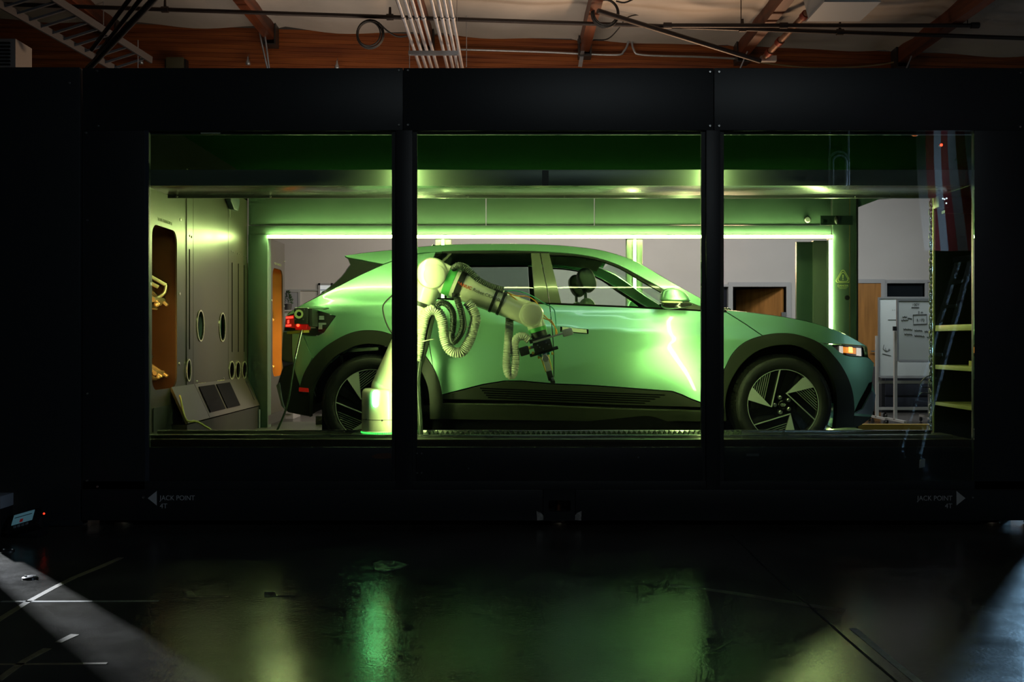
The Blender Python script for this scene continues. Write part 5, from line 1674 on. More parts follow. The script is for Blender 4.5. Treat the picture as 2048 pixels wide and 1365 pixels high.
cap = [mpx(*p) for p in ((1319.5, 604), (1320.5, 592), (1324, 582), (1331, 578), (1342, 577), (1354, 579), (1364, 583.5), (1372, 590), (1378, 598), (1380, 605))]
def puffy(name, poly, y0, y1, m, parent, rounds=4, shrink=0.35):
    """rounded shell: outline shrinks towards both faces"""
    for _ in range(2):                         # corner cutting rounds the outline
        nxt = []
        for i in range(len(poly)):
            a, b = Vector(poly[i]), Vector(poly[(i + 1) % len(poly)])
            nxt += [tuple(a.lerp(b, 0.22)), tuple(a.lerp(b, 0.78))]
        poly = nxt
    cxm = sum(p[0] for p in poly) / len(poly); czm = sum(p[1] for p in poly) / len(poly)
    q, fs = [], []
    n = len(poly); st_ = []
    for k in range(rounds * 2 + 1):
        t = -1 + k / rounds
        s = 1 - shrink * abs(t) ** 3
        yy = (y0 + y1) / 2 + (y1 - y0) / 2 * math.sin(t * math.pi / 2)
        q += [(cxm + (p[0] - cxm) * s, yy, czm + (p[1] - czm) * s) for p in poly]
    L = rounds * 2 + 1
    for k in range(L - 1):
        for i in range(n):
            fs.append((k * n + i, k * n + (i + 1) % n, (k + 1) * n + (i + 1) % n, (k + 1) * n + i))
    fs.append(tuple(range(n))); fs.append(tuple((L - 1) * n + i for i in reversed(range(n))))
    return MB().add(q, fs).build(name, m, parent, 50)


puffy('mirror_cap', cap, -0.07, 0.06, paint, mr)
puffy('mirror_base', [mpx(*p) for p in ((1319, 606), (1379, 606), (1385, 611), (1374, 615), (1352, 618.5), (1334, 618.5), (1322, 614))], -0.07, 0.09, gloss, mr, shrink=0.2)
puffy('mirror_indicator', [mpx(*p) for p in ((1319.5, 602.5), (1362, 604), (1362, 607), (1319.5, 607))], -0.074, 0.02, mat('indicator_strip', (0.5, 0.55, 0.3), 0.3, 0.3), mr, shrink=0.05)
MB().beam((0.02, 0.05, -0.03), (0.05, 0.16, -0.05), 0.06, 0.03).build('mirror_arm', gloss, mr, bevel=0.008)
m2 = mr.copy(); COL.objects.link(m2); m2.parent = car
m2.location = (mr.location.x, 1.0, mr.location.z); m2.scale = (1, -1, 1)
for ch in mr.children:
    c_ = ch.copy(); COL.objects.link(c_); c_.parent = m2

# ---- cabin: seats, wheel, dash
seat_m = mat('seat_dark_fabric', (0.10, 0.12, 0.10), 0, 0.5)


def seat(X, y, rear=False):
    s = DATA.objects.new('seat', None); COL.objects.link(s); s.parent = car; s.location = (X, y, 0.41)
    puffy('seat_cushion', [(-0.25, 0.02), (0.26, 0.06), (0.30, 0.16), (0.24, 0.22), (-0.24, 0.16)], -0.25, 0.25, seat_m, s, shrink=0.15)
    puffy('seat_back', [(-0.34, 0.1), (-0.16, 0.1), (-0.30, 0.62), (-0.36, 0.76), (-0.44, 0.76), (-0.46, 0.62)], -0.25, 0.25, seat_m, s, shrink=0.25)
    puffy('headrest', [(-0.43, 0.82), (-0.36, 0.80), (-0.31, 0.86), (-0.36, 0.99), (-0.44, 1.0), (-0.48, 0.94)], -0.135, 0.135, seat_m, s, shrink=0.25)
    for dy in (-0.07, 0.07):
        MB().cyl((-0.40, dy, 0.72), (-0.405, dy, 0.86), 0.007, n=8).build('headrest_post', chrome, s)
    return s


seat(0.98, -0.38); seat(0.96, 0.38)
seat(0.02, -0.4, True); seat(0.02, 0.4, True)
puffy('dashboard', [(1.28, 0.60), (1.75, 0.60), (1.75, 1.02), (1.50, 1.03), (1.36, 0.98), (1.28, 0.85)], -0.78, 0.78, seat_m, car, shrink=0.1)
stw = MB().tube([Vector((1.22 + 0.06 * math.sin(t * math.tau / 28), 0.38 + 0.18 * math.cos(t * math.tau / 28), 0.92 + 0.17 * math.sin(t * math.tau / 28))) for t in range(28)], 0.016, 8, closed=True).build('steering_wheel', gloss, car, 60)
MB().beam((1.22, 0.22, 0.92), (1.22, 0.54, 0.92), 0.02, 0.04).build('steering_spoke', gloss, stw)
MB().cyl((1.22, 0.38, 0.92), (1.40, 0.38, 0.86), 0.04, n=12).build('steering_column', gloss, stw)
MB().box(1.02, 1.06, -0.12, 0.12, 1.36, 1.42).build('inner_mirror', gloss, car, bevel=0.01)
MB().box(0.62, 0.86, -0.12, 0.12, 1.51, 1.545).build('roof_console', seat_m, car, bevel=0.01)
spanner('headliner', [(845, 506), (940, 500), (1113, 502), (1201, 511), (1225, 517)], mat('headliner_grey', (0.5, 0.52, 0.48), 0, 0.8), (0, 0, 0.03))

# ---- charging connector plugged in at the tail
cc = thing('charging_connector', 'black charging connector with a pale ring plugged in beside the tail lamp', 'connector', at(606, 634, 0.72))
cl_ = cc.location
ccm = mat('connector_black', (0.03, 0.032, 0.026), 0.1, 0.35)
MB().box(-0.055, 0.045, -0.05, 0.19, -0.055, 0.065).build('body', ccm, cc, bevel=0.012)
MB().box(0.045, 0.075, -0.03, 0.19, -0.07, 0.06).build('side_cheek', ccm, cc, bevel=0.008)
MB().lathe([(0.030, 0.0), (0.032, 0.006), (0.018, 0.006), (0.016, 0.0)], (-0.018, -0.05, 0.018), (0, -1, 0), 28, caps=False).build('ring', mat('ring_pale_green', (0.55, 0.62, 0.30), 0.2, 0.4), cc, 30)
MB().lathe([(0.017, -0.002), (0.014, 0.003)], (-0.018, -0.05, 0.018), (0, -1, 0), 20).build('socket', M['black'], cc)
for dx, dz_ in ((-0.045, -0.02), (0.012, -0.02), (0.02, 0.05), (-0.04, 0.052)):
    MB().lathe([(0.006, 0), (0.005, 0.003)], (dx, -0.05, dz_), (0, -1, 0), 8).build('screw', M['bolt'], cc)
MB().box(-0.05, 0.035, -0.03, 0.1, -0.095, -0.055).build('lamp_window', mat('connector_red', (0.4, 0.01, 0.01), 0, 0.2, emit=(1, 0.02, 0.01), strength=0.12), cc, bevel=0.006)
rl_ = MB().ball((-0.028, -0.035, -0.062), 0.011, 12, 8).build('red_light', M['red'], cc, 60)
MB().beam((-0.11, 0.06, -0.115), (0.02, 0.02, -0.105), 0.08, 0.018).build('amber_wing', mat('wing_amber', (0.40, 0.30, 0.03), 0.2, 0.4), cc)
pts = spline([rel(cc, p) for p in (at(607, 648, 0.72), at(602, 668, 0.71), at(594, 702, 0.70), at(588, 730, 0.70), at(583, 765, 0.70), at(576, 805, 0.70), at(566, 835, 0.70), at(552, 866, 0.70), at(548, 874, 0.70))], 0.02)
MB().tube(pts[:14], 0.0085, 8).build('cable_sleeve', chrome, cc, 60)
MB().tube(pts[13:], 0.0075, 8).build('cable', mat('cable_green_black', (0.03, 0.05, 0.03), 0, 0.45), cc, 60)
# ================================================================== robot arm
RY = 0.36
sR = (RY - CAMY) / F
rb0 = at(766, 878, RY)
robot = thing('robot_arm', 'white jointed robot arm with black straps and green bands beside the car', 'robot', (rb0.x, RY, Z1 + 0.001))
RL = robot.location
rw_ = mat('robot_white', (0.78, 0.77, 0.62), 0, 0.34, coat=0.8, coatrough=0.06)
rgr = mat('robot_green_band', (0.10, 0.48, 0.12), 0, 0.4)
rdk = mat('robot_black', (0.018, 0.02, 0.018), 0.1, 0.4)


def rp_(px, py, dy=0.0):
    return rel(robot, at(px, py, RY + dy))


zb = RL.z
# carriage and base
MB().box(-0.20, 0.20, -0.19, 0.21, 0.0, 0.020).build('carriage_plate', M['dsteel'], robot, bevel=0.003)
rr_ = 42 * sR
h1_ = rp_(0, 800).z; h2_ = rp_(0, 778).z
MB().lathe([(rr_ * 1.03, 0.02), (rr_ * 1.03, 0.032), (rr_, 0.036), (rr_, h1_ * 0.98), (rr_ * 0.985, h2_ * 0.93), (rr_ * 0.93, h2_ * 0.985), (rr_ * 0.85, h2_ * 1.01), (0.02, h2_ * 1.02)], (0, 0, 0), (0, 0, 1), 40, caps=False).build('base', rw_, robot, 35)
MB().lathe([(rr_ * 1.004, rp_(0, 838).z), (rr_ * 1.004, rp_(0, 837).z)], (0, 0, 0), (0, 0, 1), 40, caps=False).build('base_seam', rdk, robot)
MB().lathe([(rr_ * 1.034, 0.012), (rr_ * 1.045, 0.014), (rr_ * 1.045, 0.028), (rr_ * 1.034, 0.030)], (0, 0, 0), (0, 0, 1), 40, caps=False).build('status_ring', mat('status_ring_green', (0.1, 0.8, 0.2), 0, 0.3, emit=(0.05, 1.0, 0.10), strength=2.0), robot, 40)
vn = MB()
for k in range(64):
    a = math.tau * k / 64
    vn.box(rr_ * 1.03 * math.cos(a) - 0.0018, rr_ * 1.03 * math.cos(a) + 0.0018, rr_ * 1.03 * math.sin(a) - 0.0018, rr_ * 1.03 * math.sin(a) + 0.0018, 0.008, 0.030)
vn.build('vent_ribs', rdk, robot)
for px, py in ((738, 837), (770, 838)):
    X = rp_(px, py).x
    y = -math.sqrt(max(0, rr_ * rr_ - X * X)) - 0.001
    MB().ball((X, y, rp_(px, py).z), 0.006, 8, 6).build('plug', rdk, robot)
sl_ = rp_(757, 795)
MB().prism([(x, z) for x, z in rrect(sl_.x - 0.018, sl_.x + 0.018, sl_.z - 0.055, sl_.z + 0.055, 0.0175)], 'y', -math.sqrt(rr_ ** 2 - sl_.x ** 2) - 0.006, -rr_ * 0.85).build('led_glint', mat('base_glint_green', (0.5, 1.0, 0.6), 0, 0.3, emit=(0.20, 1.0, 0.32), strength=48.0), robot)  # glowing capsule stands for an LED bar's highlight on the base
# lower arm, elbow, forearm
S0, E0, W0 = rp_(775, 782), rp_(866, 549), rp_(1062, 630)
MB().ball(rp_(776, 776), 0.115, 24, 16).build('shoulder', rw_, robot, 60)


def limb(name, p0, p1, r0, r1, m, n=28, prof=None, parent=None):
    d = (p1 - p0); L = d.length
    pf = prof or [(r0 * 0.8, -0.02), (r0, 0.02), ((r0 + r1) / 2, L / 2), (r1, L - 0.02), (r1 * 0.8, L + 0.01)]
    return MB().lathe(pf, p0, d, n).build(name, m, parent or robot, 45)


Lw = (E0 - S0).length
limb('lower_arm', S0, E0, 0.12, 0.09, rw_, prof=[(0.10, -0.02), (0.118, 0.04), (0.105, Lw * 0.35), (0.085, Lw * 0.6), (0.088, Lw * 0.85), (0.10, Lw)])
# elbow housing: drum facing the viewer plus a rounded hood
MB().ball(E0, 0.112, 28, 18).build('elbow', rw_, robot, 60)
MB().lathe([(0.105, 0.02), (0.108, -0.08), (0.098, -0.106), (0.07, -0.118), (0.001, -0.121)], E0, (0, 1, 0), 36, caps=False).build('elbow_drum', rw_, robot, 40)
cv = rp_(867, 551, -0.10)
MB().lathe([(0.072, 0.0), (0.074, -0.0125), (0.069, -0.0165), (0.001, -0.0175)], cv + Vector((0.008, -0.008, 0)), (0, 1, 0), 36, caps=False).build('elbow_cover', mat('robot_cover', (0.64, 0.62, 0.52), 0, 0.4), robot, 40)
df = (W0 - E0); LF = df.length
dn = df.normalized()
side = Vector((-dn.z, 0, dn.x))               # in-plane normal of the forearm (up)
limb('forearm', E0, W0, 0.1, 0.08, rw_, 36, prof=[(0.09, 0.0), (0.103, 0.05), (0.099, 0.13), (0.094, 0.30), (0.088, 0.45), (0.082, LF * 0.86), (0.084, LF * 0.95), (0.07, LF * 1.02)])


def fr_(t):
    """radius of the forearm at t metres from the elbow"""
    pf = [(0.103, 0.05), (0.099, 0.13), (0.094, 0.30), (0.088, 0.45), (0.082, LF * 0.86)]
    for (r0, h0), (r1, h1) in zip(pf, pf[1:]):
        if t <= h1:
            return r0 + (r1 - r0) * (t - h0) / (h1 - h0)
    return 0.083


def band(name, t0, t1, m, ex=0.0015):
    return MB().lathe([(fr_(t0) + ex - 0.004, t0), (fr_(t0) + ex, t0 + 0.0005), (fr_(t1) + ex, t1 - 0.0005), (fr_(t1) + ex - 0.004, t1)], E0, dn, 40, caps=False).build(name, m, robot, 30)


def tproj(px, py):
    return (rp_(px, py) - E0).dot(dn)


g0 = tproj(894, 562)
band('green_band', g0 - 0.005, g0 + 0.05, rgr)
s1 = tproj(914, 571)
band('strap', s1, s1 + 0.040, rdk, 0.005)
for t_ in (tproj(987, 605) - 0.012, tproj(1001, 611) - 0.008):
    band('strap', t_, t_ + 0.019, rdk, 0.005)
    bk = E0 + dn * (t_ + 0.01) + side * (fr_(t_) * 0.72) + Vector((0, -fr_(t_) * 0.7, 0))
    MB().box(bk.x - 0.012, bk.x + 0.012, bk.y - 0.012, bk.y + 0.012, bk.z - 0.012, bk.z + 0.012).build('strap_buckle', M['dsteel'], robot, bevel=0.002)
bk = E0 + dn * (s1 + 0.015) - side * (fr_(s1) * 0.80) + Vector((0, -fr_(s1) * 0.62, 0))
MB().box(bk.x - 0.018, bk.x + 0.018, bk.y - 0.014, bk.y + 0.014, bk.z - 0.016, bk.z + 0.016).build('strap_buckle', M['dsteel'], robot, bevel=0.003)
# lettering along the forearm
ang = math.atan2(dn.z, dn.x)
tt = tproj(922, 574)
bp = E0 + dn * (s1 + 0.004) - side * 0.004 + Vector((0, -fr_(s1) - 0.0035, 0))
t1_ = text('lettering', 'FANUC', 0.031, mat('print_red', (0.65, 0.08, 0.02), 0, 0.5), robot, bp, (math.pi / 2, -ang, 0), bold=0.0006)
bp2 = E0 + dn * (s1 + 0.118) - side * 0.004 + Vector((0, -fr_(s1 + 0.1) - 0.0035, 0))
t2_ = text('lettering', 'Robot CRX-10iA', 0.031, mat('print_dark', (0.05, 0.05, 0.05), 0, 0.5), robot, bp2, (math.pi / 2, -ang, 0), bold=0.0003)
# wrist
MB().ball(W0, 0.088, 28, 18).build('wrist', rw_, robot, 60)
MB().lathe([(0.083, 0.02), (0.084, -0.07), (0.076, -0.088), (0.05, -0.094), (0.001, -0.096)], W0, (0, 1, 0), 36, caps=False).build('wrist_drum', rw_, robot, 40)
MB().lathe([(0.066, -0.09), (0.066, -0.0965), (0.061, -0.100), (0.001, -0.101)], W0 + Vector((0.004, 0, 0.002)), (0, 1, 0), 36, caps=False).build('wrist_cover', mat('robot_cover', (0.70, 0.69, 0.62)), robot, 40)
T0, T1, T2 = rp_(1067, 634), rp_(1077, 657), rp_(1080, 668)
dw = (rp_(1105, 757) - rp_(1072, 645)).normalized()
A = rp_(1069, 640)


def wst(d):
    return A + dw * d


MB().lathe([(0.062, -0.02), (0.062, 0.055), (0.060, 0.058)], A, dw, 32, caps=True).build('wrist_tube', rw_, robot, 40)
MB().lathe([(0.0585, 0.056), (0.0625, 0.056), (0.0625, 0.084), (0.0585, 0.084)], A, dw, 32).build('green_band', rgr, robot, 30)
MB().lathe([(0.056, 0.084), (0.058, 0.086), (0.058, 0.125), (0.05, 0.128)], A, dw, 28).build('flange', rdk, robot, 40)
sw = Vector((-dw.z, 0, dw.x))                 # across the tool, to the right/up
if sw.x < 0:
    sw = -sw
# tool head
tool = rdk


def tbox(name, d0, d1, s0, s1, y0, y1, m, bevel=0.004, parent=None):
    q = []
    for d in (d0, d1):
        for s, y in ((s0, y0), (s1, y0), (s1, y1), (s0, y1)):
            q.append(A + dw * d + sw * s + Vector((0, y, 0)))
    return MB().add(q, [(0, 1, 2, 3), (7, 6, 5, 4), (0, 4, 5, 1), (1, 5, 6, 2), (2, 6, 7, 3), (3, 7, 4, 0)]).build(name, m, parent or robot, bevel=bevel)


tbox('tool_mount', 0.122, 0.150, -0.075, 0.075, -0.06, 0.06, tool)
grey = mat('anodised_grey', (0.42, 0.40, 0.42), 0.6, 0.35)
tbox('sensor_bracket', 0.138, 0.149, -0.055, 0.17, -0.066, 0.0, grey, 0.002)
tbox('gripper_body', 0.152, 0.222, -0.06, 0.065, -0.055, 0.055, tool, 0.006)
tbox('gripper_wing', 0.215, 0.238, -0.10, 0.10, -0.035, 0.035, tool, 0.004)
tbox('side_camera', 0.155, 0.215, -0.16, -0.095, -0.05, 0.05, tool, 0.008)
tbox('camera_bracket', 0.165, 0.185, -0.10, -0.05, -0.03, 0.03, grey, 0.002)
sbx = tbox('sensor_box', 0.120, 0.170, 0.155, 0.225, -0.07, 0.01, mat('sensor_grey', (0.36, 0.36, 0.42), 0.3, 0.4), 0.008)
for k, (d, s) in enumerate(((0.172, -0.03), (0.190, -0.02), (0.172, 0.03), (0.190, 0.045), (0.206, 0.0))):
    p = A + dw * d + sw * s + Vector((0, -0.055, 0))
    MB().lathe([(0.005, 0), (0.004, 0.003)], p, (0, -1, 0), 8).build('screw', M['bolt'], robot)
brass = mat('brass', (0.7, 0.5, 0.12), 0.9, 0.3)
for d, s in ((0.165, -0.085), (0.205, -0.075), (0.245, -0.045), (0.245, 0.05)):
    MB().cyl(A + dw * d + sw * s + Vector((0, -0.05, 0)), A + dw * (d + 0.018) + sw * s + Vector((0, -0.05, 0)), 0.008, n=8).build('air_fitting', brass, robot, 40)
for s, mm in ((-0.035, mat('fitting_teal', (0.05, 0.4, 0.3), 0.1, 0.35)), (0.0, mat('fitting_blue', (0.04, 0.15, 0.4), 0.1, 0.35)), (0.03, mat('fitting_teal', (0.05, 0.4, 0.3)))):
    MB().cyl(A + dw * 0.232 + sw * s, A + dw * 0.256 + sw * s, 0.014, n=12).build('tool_fitting', mm, robot, 40)
tbox('tool_shank', 0.245, 0.365, -0.022, 0.016, -0.02, 0.02, mat('shank_grey', (0.5, 0.5, 0.52), 0.5, 0.4), 0.004)
for s in (-0.030, 0.022):
    MB().cyl(A + dw * 0.25 + sw * s, A + dw * 0.365 + sw * (s * 0.8), 0.006, n=8).build('guide_rod', brass, robot, 40)
p = A + dw * 0.275 + sw * (-0.004)
MB().lathe([(0.024, -0.02), (0.024, 0.026), (0.020, 0.030)], p, (0, -1, 0), 20).build('pivot_disc', grey, robot, 40)
tbox('finger', 0.362, 0.43, -0.026, 0.014, -0.022, 0.022, tool, 0.006)
tbox('finger_tip', 0.40, 0.455, -0.016, 0.016, -0.018, 0.018, tool, 0.007)
tbox('tip_pad', 0.412, 0.436, -0.006, 0.010, -0.024, -0.018, M['bolt'], 0.002)

# ---- hoses (each a thing of its own, tied to the arm)
def hose(lab, pts, rpx, m, pitch=0.013, dy=0.0, ridge=0.10, name='corrugated_hose'):
    P = [at(a, b, RY + dy + (p[2] if len(p) > 2 else 0)) for p in pts for a, b in [p[:2]]]
    base = P[0].copy()
    C = spline([p - base for p in P], pitch / 2)
    r = rpx * sR
    rs = [r * (1 + ridge if i % 2 else 1 - ridge) for i in range(len(C))]
    o = MB().tube(C, rs, 12).build(name, m, None, 70)
    o.location = base
    return tag(o, lab, 'hose', 'corrugated hoses on the robot arm')


hw = mat('hose_clear_white', (0.62, 0.64, 0.52), 0, 0.35)
hk = mat('hose_black', (0.03, 0.04, 0.03), 0.1, 0.28)
hose('pale corrugated hose looping in an S below the forearm', [(832, 722), (838, 690), (844, 656), (852, 630), (864, 620), (877, 626), (885, 646), (889, 675), (897, 696), (909, 705), (925, 703), (938, 683), (947, 656), (951, 636), (944, 617), (934, 604)], 10, hw, dy=-0.10)
hose('short pale corrugated hose rising beside the lower arm', [(833, 700), (836, 670), (840, 640), (846, 622)], 8, hw, dy=-0.06)
hose('pale corrugated hose hanging in a long U below the wrist', [(1016, 596, 0.05), (1019, 640, 0.08), (1016, 687), (1013, 726), (1015, 744), (1022, 752), (1028, 744), (1031, 715), (1029, 690), (1035, 676), (1047, 673), (1059, 681)], 8, hw, dy=-0.03)
hose('black corrugated hose bent in an S under the forearm strap', [(869, 614), (882, 606), (896, 611), (906, 628), (906, 655), (903, 673), (907, 684), (917, 675), (926, 655), (924, 630), (918, 610), (914, 596)], 6.5, hk, 0.012, dy=-0.13)
hose('black corrugated hose lying along the top of the forearm', [(905, 545), (908, 537), (917, 532), (930, 535), (943, 547), (957, 561), (974, 571), (991, 577), (1007, 581)], 7, hk, 0.012, dy=-0.05)
hose('thin black corrugated hose running down beside the window post', [(866, 628), (860, 655), (853, 687), (846, 711), (840, 728), (836, 760), (837, 800), (840, 840), (841, 874)], 5.5, hk, 0.012, dy=-0.07)
om = mat('cable_orange', (0.85, 0.33, 0.03), 0, 0.4); tm = mat('cable_teal', (0.03, 0.35, 0.22), 0, 0.4)
for lab, pp, m in (('orange cable arcing over the wrist to the sensor box', [(1012, 585), (1032, 592), (1056, 594), (1073, 605), (1083, 625), (1097, 640), (1111, 656), (1115, 671)], om),
                   ('second orange cable bending under the arc to the sensor box', [(1018, 588), (1034, 601), (1040, 610), (1090, 638), (1101, 640), (1110, 655), (1112, 672)], om),
                   ('teal cable arcing above the orange ones over the wrist', [(1009, 583), (1032, 582), (1061, 591), (1090, 608), (1107, 618), (1111, 638), (1112, 660)], tm)):
    tag(MB().tube(spline([at(a, b, RY - 0.06) for a, b in pp], 0.012), 0.0042, 6).build('tool_cable', m, None, 60), lab, 'cable', 'thin cables on the robot wrist')
tag(MB().tube(spline([at(a, b, RY - 0.1) for a, b in ((786, 590), (775, 600), (767, 610), (766, 622), (772, 645), (782, 664), (800, 690))], 0.015), 0.005, 6).build('loop_cable', M['rubber'], None, 60), 'thin black cable bowing out left of the window post', 'cable')
for px, py, lab in ((856, 681, 'pale cable tie around the hoses by the post'), (931, 655, 'pale cable tie around the black hose bend')):
    p = at(px, py, RY - 0.10)
    tag(MB().tube([p + Vector((0.045 * math.cos(t * math.tau / 16), 0.04 * math.sin(t * math.tau / 16), 0.01 * math.cos(t * math.tau / 16))) for t in range(16)], 0.003, 6, closed=True).build('cable_tie', hw, None, 60), lab, 'cable tie', 'cable ties on the hoses')
# clamp between lower arm and elbow
cpz = S0.lerp(E0, 0.74)
MB().lathe([(0.094, -0.014), (0.098, -0.012), (0.098, 0.012), (0.094, 0.014)], cpz, (E0 - S0), 32, caps=False).build('strap', rdk, robot, 30)
# ================================================================== things in the workshop behind the booth
BYD = 7.3                                      # whiteboards stand here


def q_(px, py, y=BYD):
    return at(px, py, y)


wbm = mat('whiteboard_white', (0.62, 0.66, 0.66), 0, 0.25)
alu = mat('aluminium_frame', (0.5, 0.5, 0.5), 0.8, 0.4)
ink = mat('marker_ink', (0.04, 0.045, 0.05), 0, 0.6)
stand = mat('white_tube', (0.55, 0.55, 0.53), 0.1, 0.4)


def whiteboard(lab, y, b, legs, strokes, texts):
    c0, c1 = at(b[0], b[3], y), at(b[2], b[1], y)
    o = thing('whiteboard', lab, 'whiteboard', ((c0.x + c1.x) / 2, y, 0), 'rolling whiteboards')
    r_ = o.location
    MB().box(c0.x - r_.x, c1.x - r_.x, 0, 0.02, c0.z, c1.z).build('board', wbm, o)
    f = MB()
    t = 0.022
    f.box(c0.x - r_.x - t, c1.x - r_.x + t, -0.008, 0.03, c1.z, c1.z + t); f.box(c0.x - r_.x - t, c1.x - r_.x + t, -0.008, 0.03, c0.z - t, c0.z)
    f.box(c0.x - r_.x - t, c0.x - r_.x, -0.008, 0.03, c0.z, c1.z); f.box(c1.x - r_.x, c1.x - r_.x + t, -0.008, 0.03, c0.z, c1.z)
    f.build('frame', alu, o)
    MB().box(c0.x - r_.x, c1.x - r_.x, -0.06, 0.0, c0.z - 0.035, c0.z - 0.022).build('pen_tray', alu, o)
    for lx, pyt in legs:
        X = at(lx, 0, y).x - r_.x
        MB().box(X - 0.02, X + 0.02, 0.02, 0.06, 0.09, at(0, pyt, y).z).build('leg', stand, o)
        MB().beam((X, -0.3, 0.09), (X, 0.36, 0.09), 0.04, 0.03).build('foot', stand, o)
        for yy in (-0.28, 0.34):
            MB().lathe([(0.03, -0.012), (0.035, 0), (0.03, 0.012)], (X, yy, 0.036), (1, 0, 0), 14).build('caster', M['black'], o, 40)
    xa, xb = at(legs[0][0], 0, y).x - r_.x, at(legs[-1][0], 0, y).x - r_.x
    for py in (765, 818):
        z = at(0, py, y).z
        MB().box(xa, xb, 0.025, 0.055, z - 0.02, z + 0.02).build('crossbar', stand, o)
    for k, st_ in enumerate(strokes):
        pts_ = [at(a, b_, y) - r_ + Vector((0, -0.002, 0)) for a, b_ in st_]
        MB().tube(pts_, 0.004, 4).build('ink_stroke', ink, o)
    for tx, px, py, sz in texts:
        p = at(px, py, y) - r_
        text('ink_writing', tx, sz, ink, o, (p.x, -0.002, p.z))
    return o


whiteboard('rolling whiteboard with written notes behind the hanging chain', 7.1, (1797, 602, 1880, 720), ((1793, 655), (1880, 655)),
           [[(1826, 630), (1853, 629), (1854, 648), (1827, 649), (1826, 630)], [(1823, 615), (1838, 615)], [(1815, 636), (1824, 638)]] + [[(x + k * 2.2, y + k * sl + (0.9 if k % 2 else -0.9) * (1.3 if k % 5 else 0.3)) for k in range(n)] for x, y, sl, n in ((1805, 634, 0.0, 5), (1803, 640.5, 0.0, 7), (1807, 658, 0.22, 9), (1829, 660.5, 0.22, 8), (1849, 662.5, 0.22, 6), (1809, 668, 0.25, 8), (1829, 671, 0.25, 10), (1854, 674, 0.25, 4))],
           [('100Y', 1824, 612, 0.05), ('2 m', 1836, 627, 0.045), ('5,170', 1833, 643, 0.05)])
whiteboard('rolling whiteboard half hidden behind the written one', 7.6, (1760, 598, 1870, 752), ((1756, 672), (1862, 672)),
           [[(1765, 708), (1782, 712)], [(1768, 690), (1766, 698), (1772, 704), (1780, 700)], [(1776, 640), (1793, 640)]], [('- - -', 1784, 622, 0.05), ('L r', 1770, 702, 0.06)])
MB().box(0, 0.05, -0.02, 0.0, 0, 0.06).build('magnet', M['black'], DATA.objects['whiteboard'], loc=(at(1785, 662, 7.1).x - DATA.objects['whiteboard'].location.x, -0.005, at(1785, 662, 7.1).z))

# low equipment under the boards, and a yellow floor kerb
eq = thing('dark_cart', 'dark equipment cart behind the whiteboards', 'cart', (at(1820, 0, 8.4).x, 8.4, 0))
MB().box(-0.55, 0.55, -0.3, 0.3, 0.12, 0.80).build('cart_body', mat('cart_dark', (0.03, 0.035, 0.045), 0.2, 0.5), eq, bevel=0.01)
for k in range(3):
    MB().box(-0.5, 0.5, -0.325, -0.3, 0.18 + k * 0.2, 0.35 + k * 0.2).build('drawer', mat('cart_blue', (0.05, 0.06, 0.09), 0.2, 0.4), eq, bevel=0.005)
for sx in (-0.48, 0.48):
    for sy in (-0.25, 0.25):
        MB().lathe([(0.05, -0.015), (0.06, 0), (0.05, 0.015)], (sx, sy, 0.06), (1, 0, 0), 16).build('caster', M['black'], eq, 40)
kb = tag(MB().box(at(1690, 0, 5.2).x, at(1862, 0, 5.2).x, 5.15, 5.25, 0, at(0, 849, 5.2).z).build('wheel_stop', mat('kerb_yellow', (0.5, 0.33, 0.04), 0, 0.5)), 'low yellow-topped kerb behind the booth at right', 'kerb')
tag(MB().prism([(at(1808, 0, 4.4).x, 4.4), (at(1818, 0, 4.4).x, 4.35), (at(1818, 0, 4.4).x, 4.55), (at(1808, 0, 4.4).x, 4.5)], 'z', 0.36, 0.39).build('floor_marker', mat('kerb_orange', (0.7, 0.35, 0.03), 0, 0.5)) if False else
    MB().lathe([(0.05, 0), (0.045, 0.02), (0.02, 0.03)], (at(1813, 853, 5.0).x, 4.95, 0.0), (0, 0, 1), 12).build('floor_marker', mat('kerb_orange', (0.7, 0.35, 0.03), 0, 0.5)), 'small orange stud on the floor before the kerb', 'floor stud')

# potted plant on a shelf at far left
py_ = 8.6
pl_ = thing('potted_plant', 'small dark green potted conifer seen past the car tail', 'plant', (at(576, 620, py_).x, py_, at(576, 621, py_).z))
MB().lathe([(0.05, 0), (0.065, 0.1), (0.055, 0.1), (0.05, 0.09)], (0, 0, 0), (0, 0, 1), 16).build('pot', mat('pot_dark', (0.05, 0.05, 0.05), 0, 0.5), pl_, 40)
lf_ = MB()
for k in range(260):
    z = random.random() ** 0.8
    rr2 = 0.085 * (1 - z * 0.85)
    a = random.random() * math.tau
    p = Vector((rr2 * math.cos(a) * random.uniform(.3, 1), rr2 * math.sin(a) * random.uniform(.3, 1), 0.1 + z * 0.2))
    d = Vector((math.cos(a), math.sin(a), random.uniform(0.2, 1.0))).normalized() * 0.035
    s = d.cross(Vector((random.random(), random.random(), random.random()))).normalized() * 0.006
    lf_.add([p - s, p + s, p + d], [(0, 1, 2)])
fo = lf_.build('foliage', mat('conifer_green', (0.03, 0.09, 0.02), 0, 0.6), pl_, fix=False); fo['kind'] = 'stuff'
sb_ = thing('side_cabinet', 'pale cabinet below the small plant behind the car tail', 'cabinet', (at(560, 0, py_).x, py_, 0))
hz = at(576, 621, py_).z - 0.003
MB().box(-0.45, 0.25, -0.2, 0.3, 0.0, hz - 0.02).build('body', mat('cabinet_pale', (0.5, 0.5, 0.5), 0, 0.5), sb_, bevel=0.005)
MB().box(-0.47, 0.27, -0.22, 0.3, hz - 0.02, hz).build('top', mat('cabinet_top', (0.6, 0.58, 0.55), 0, 0.4), sb_, bevel=0.003)
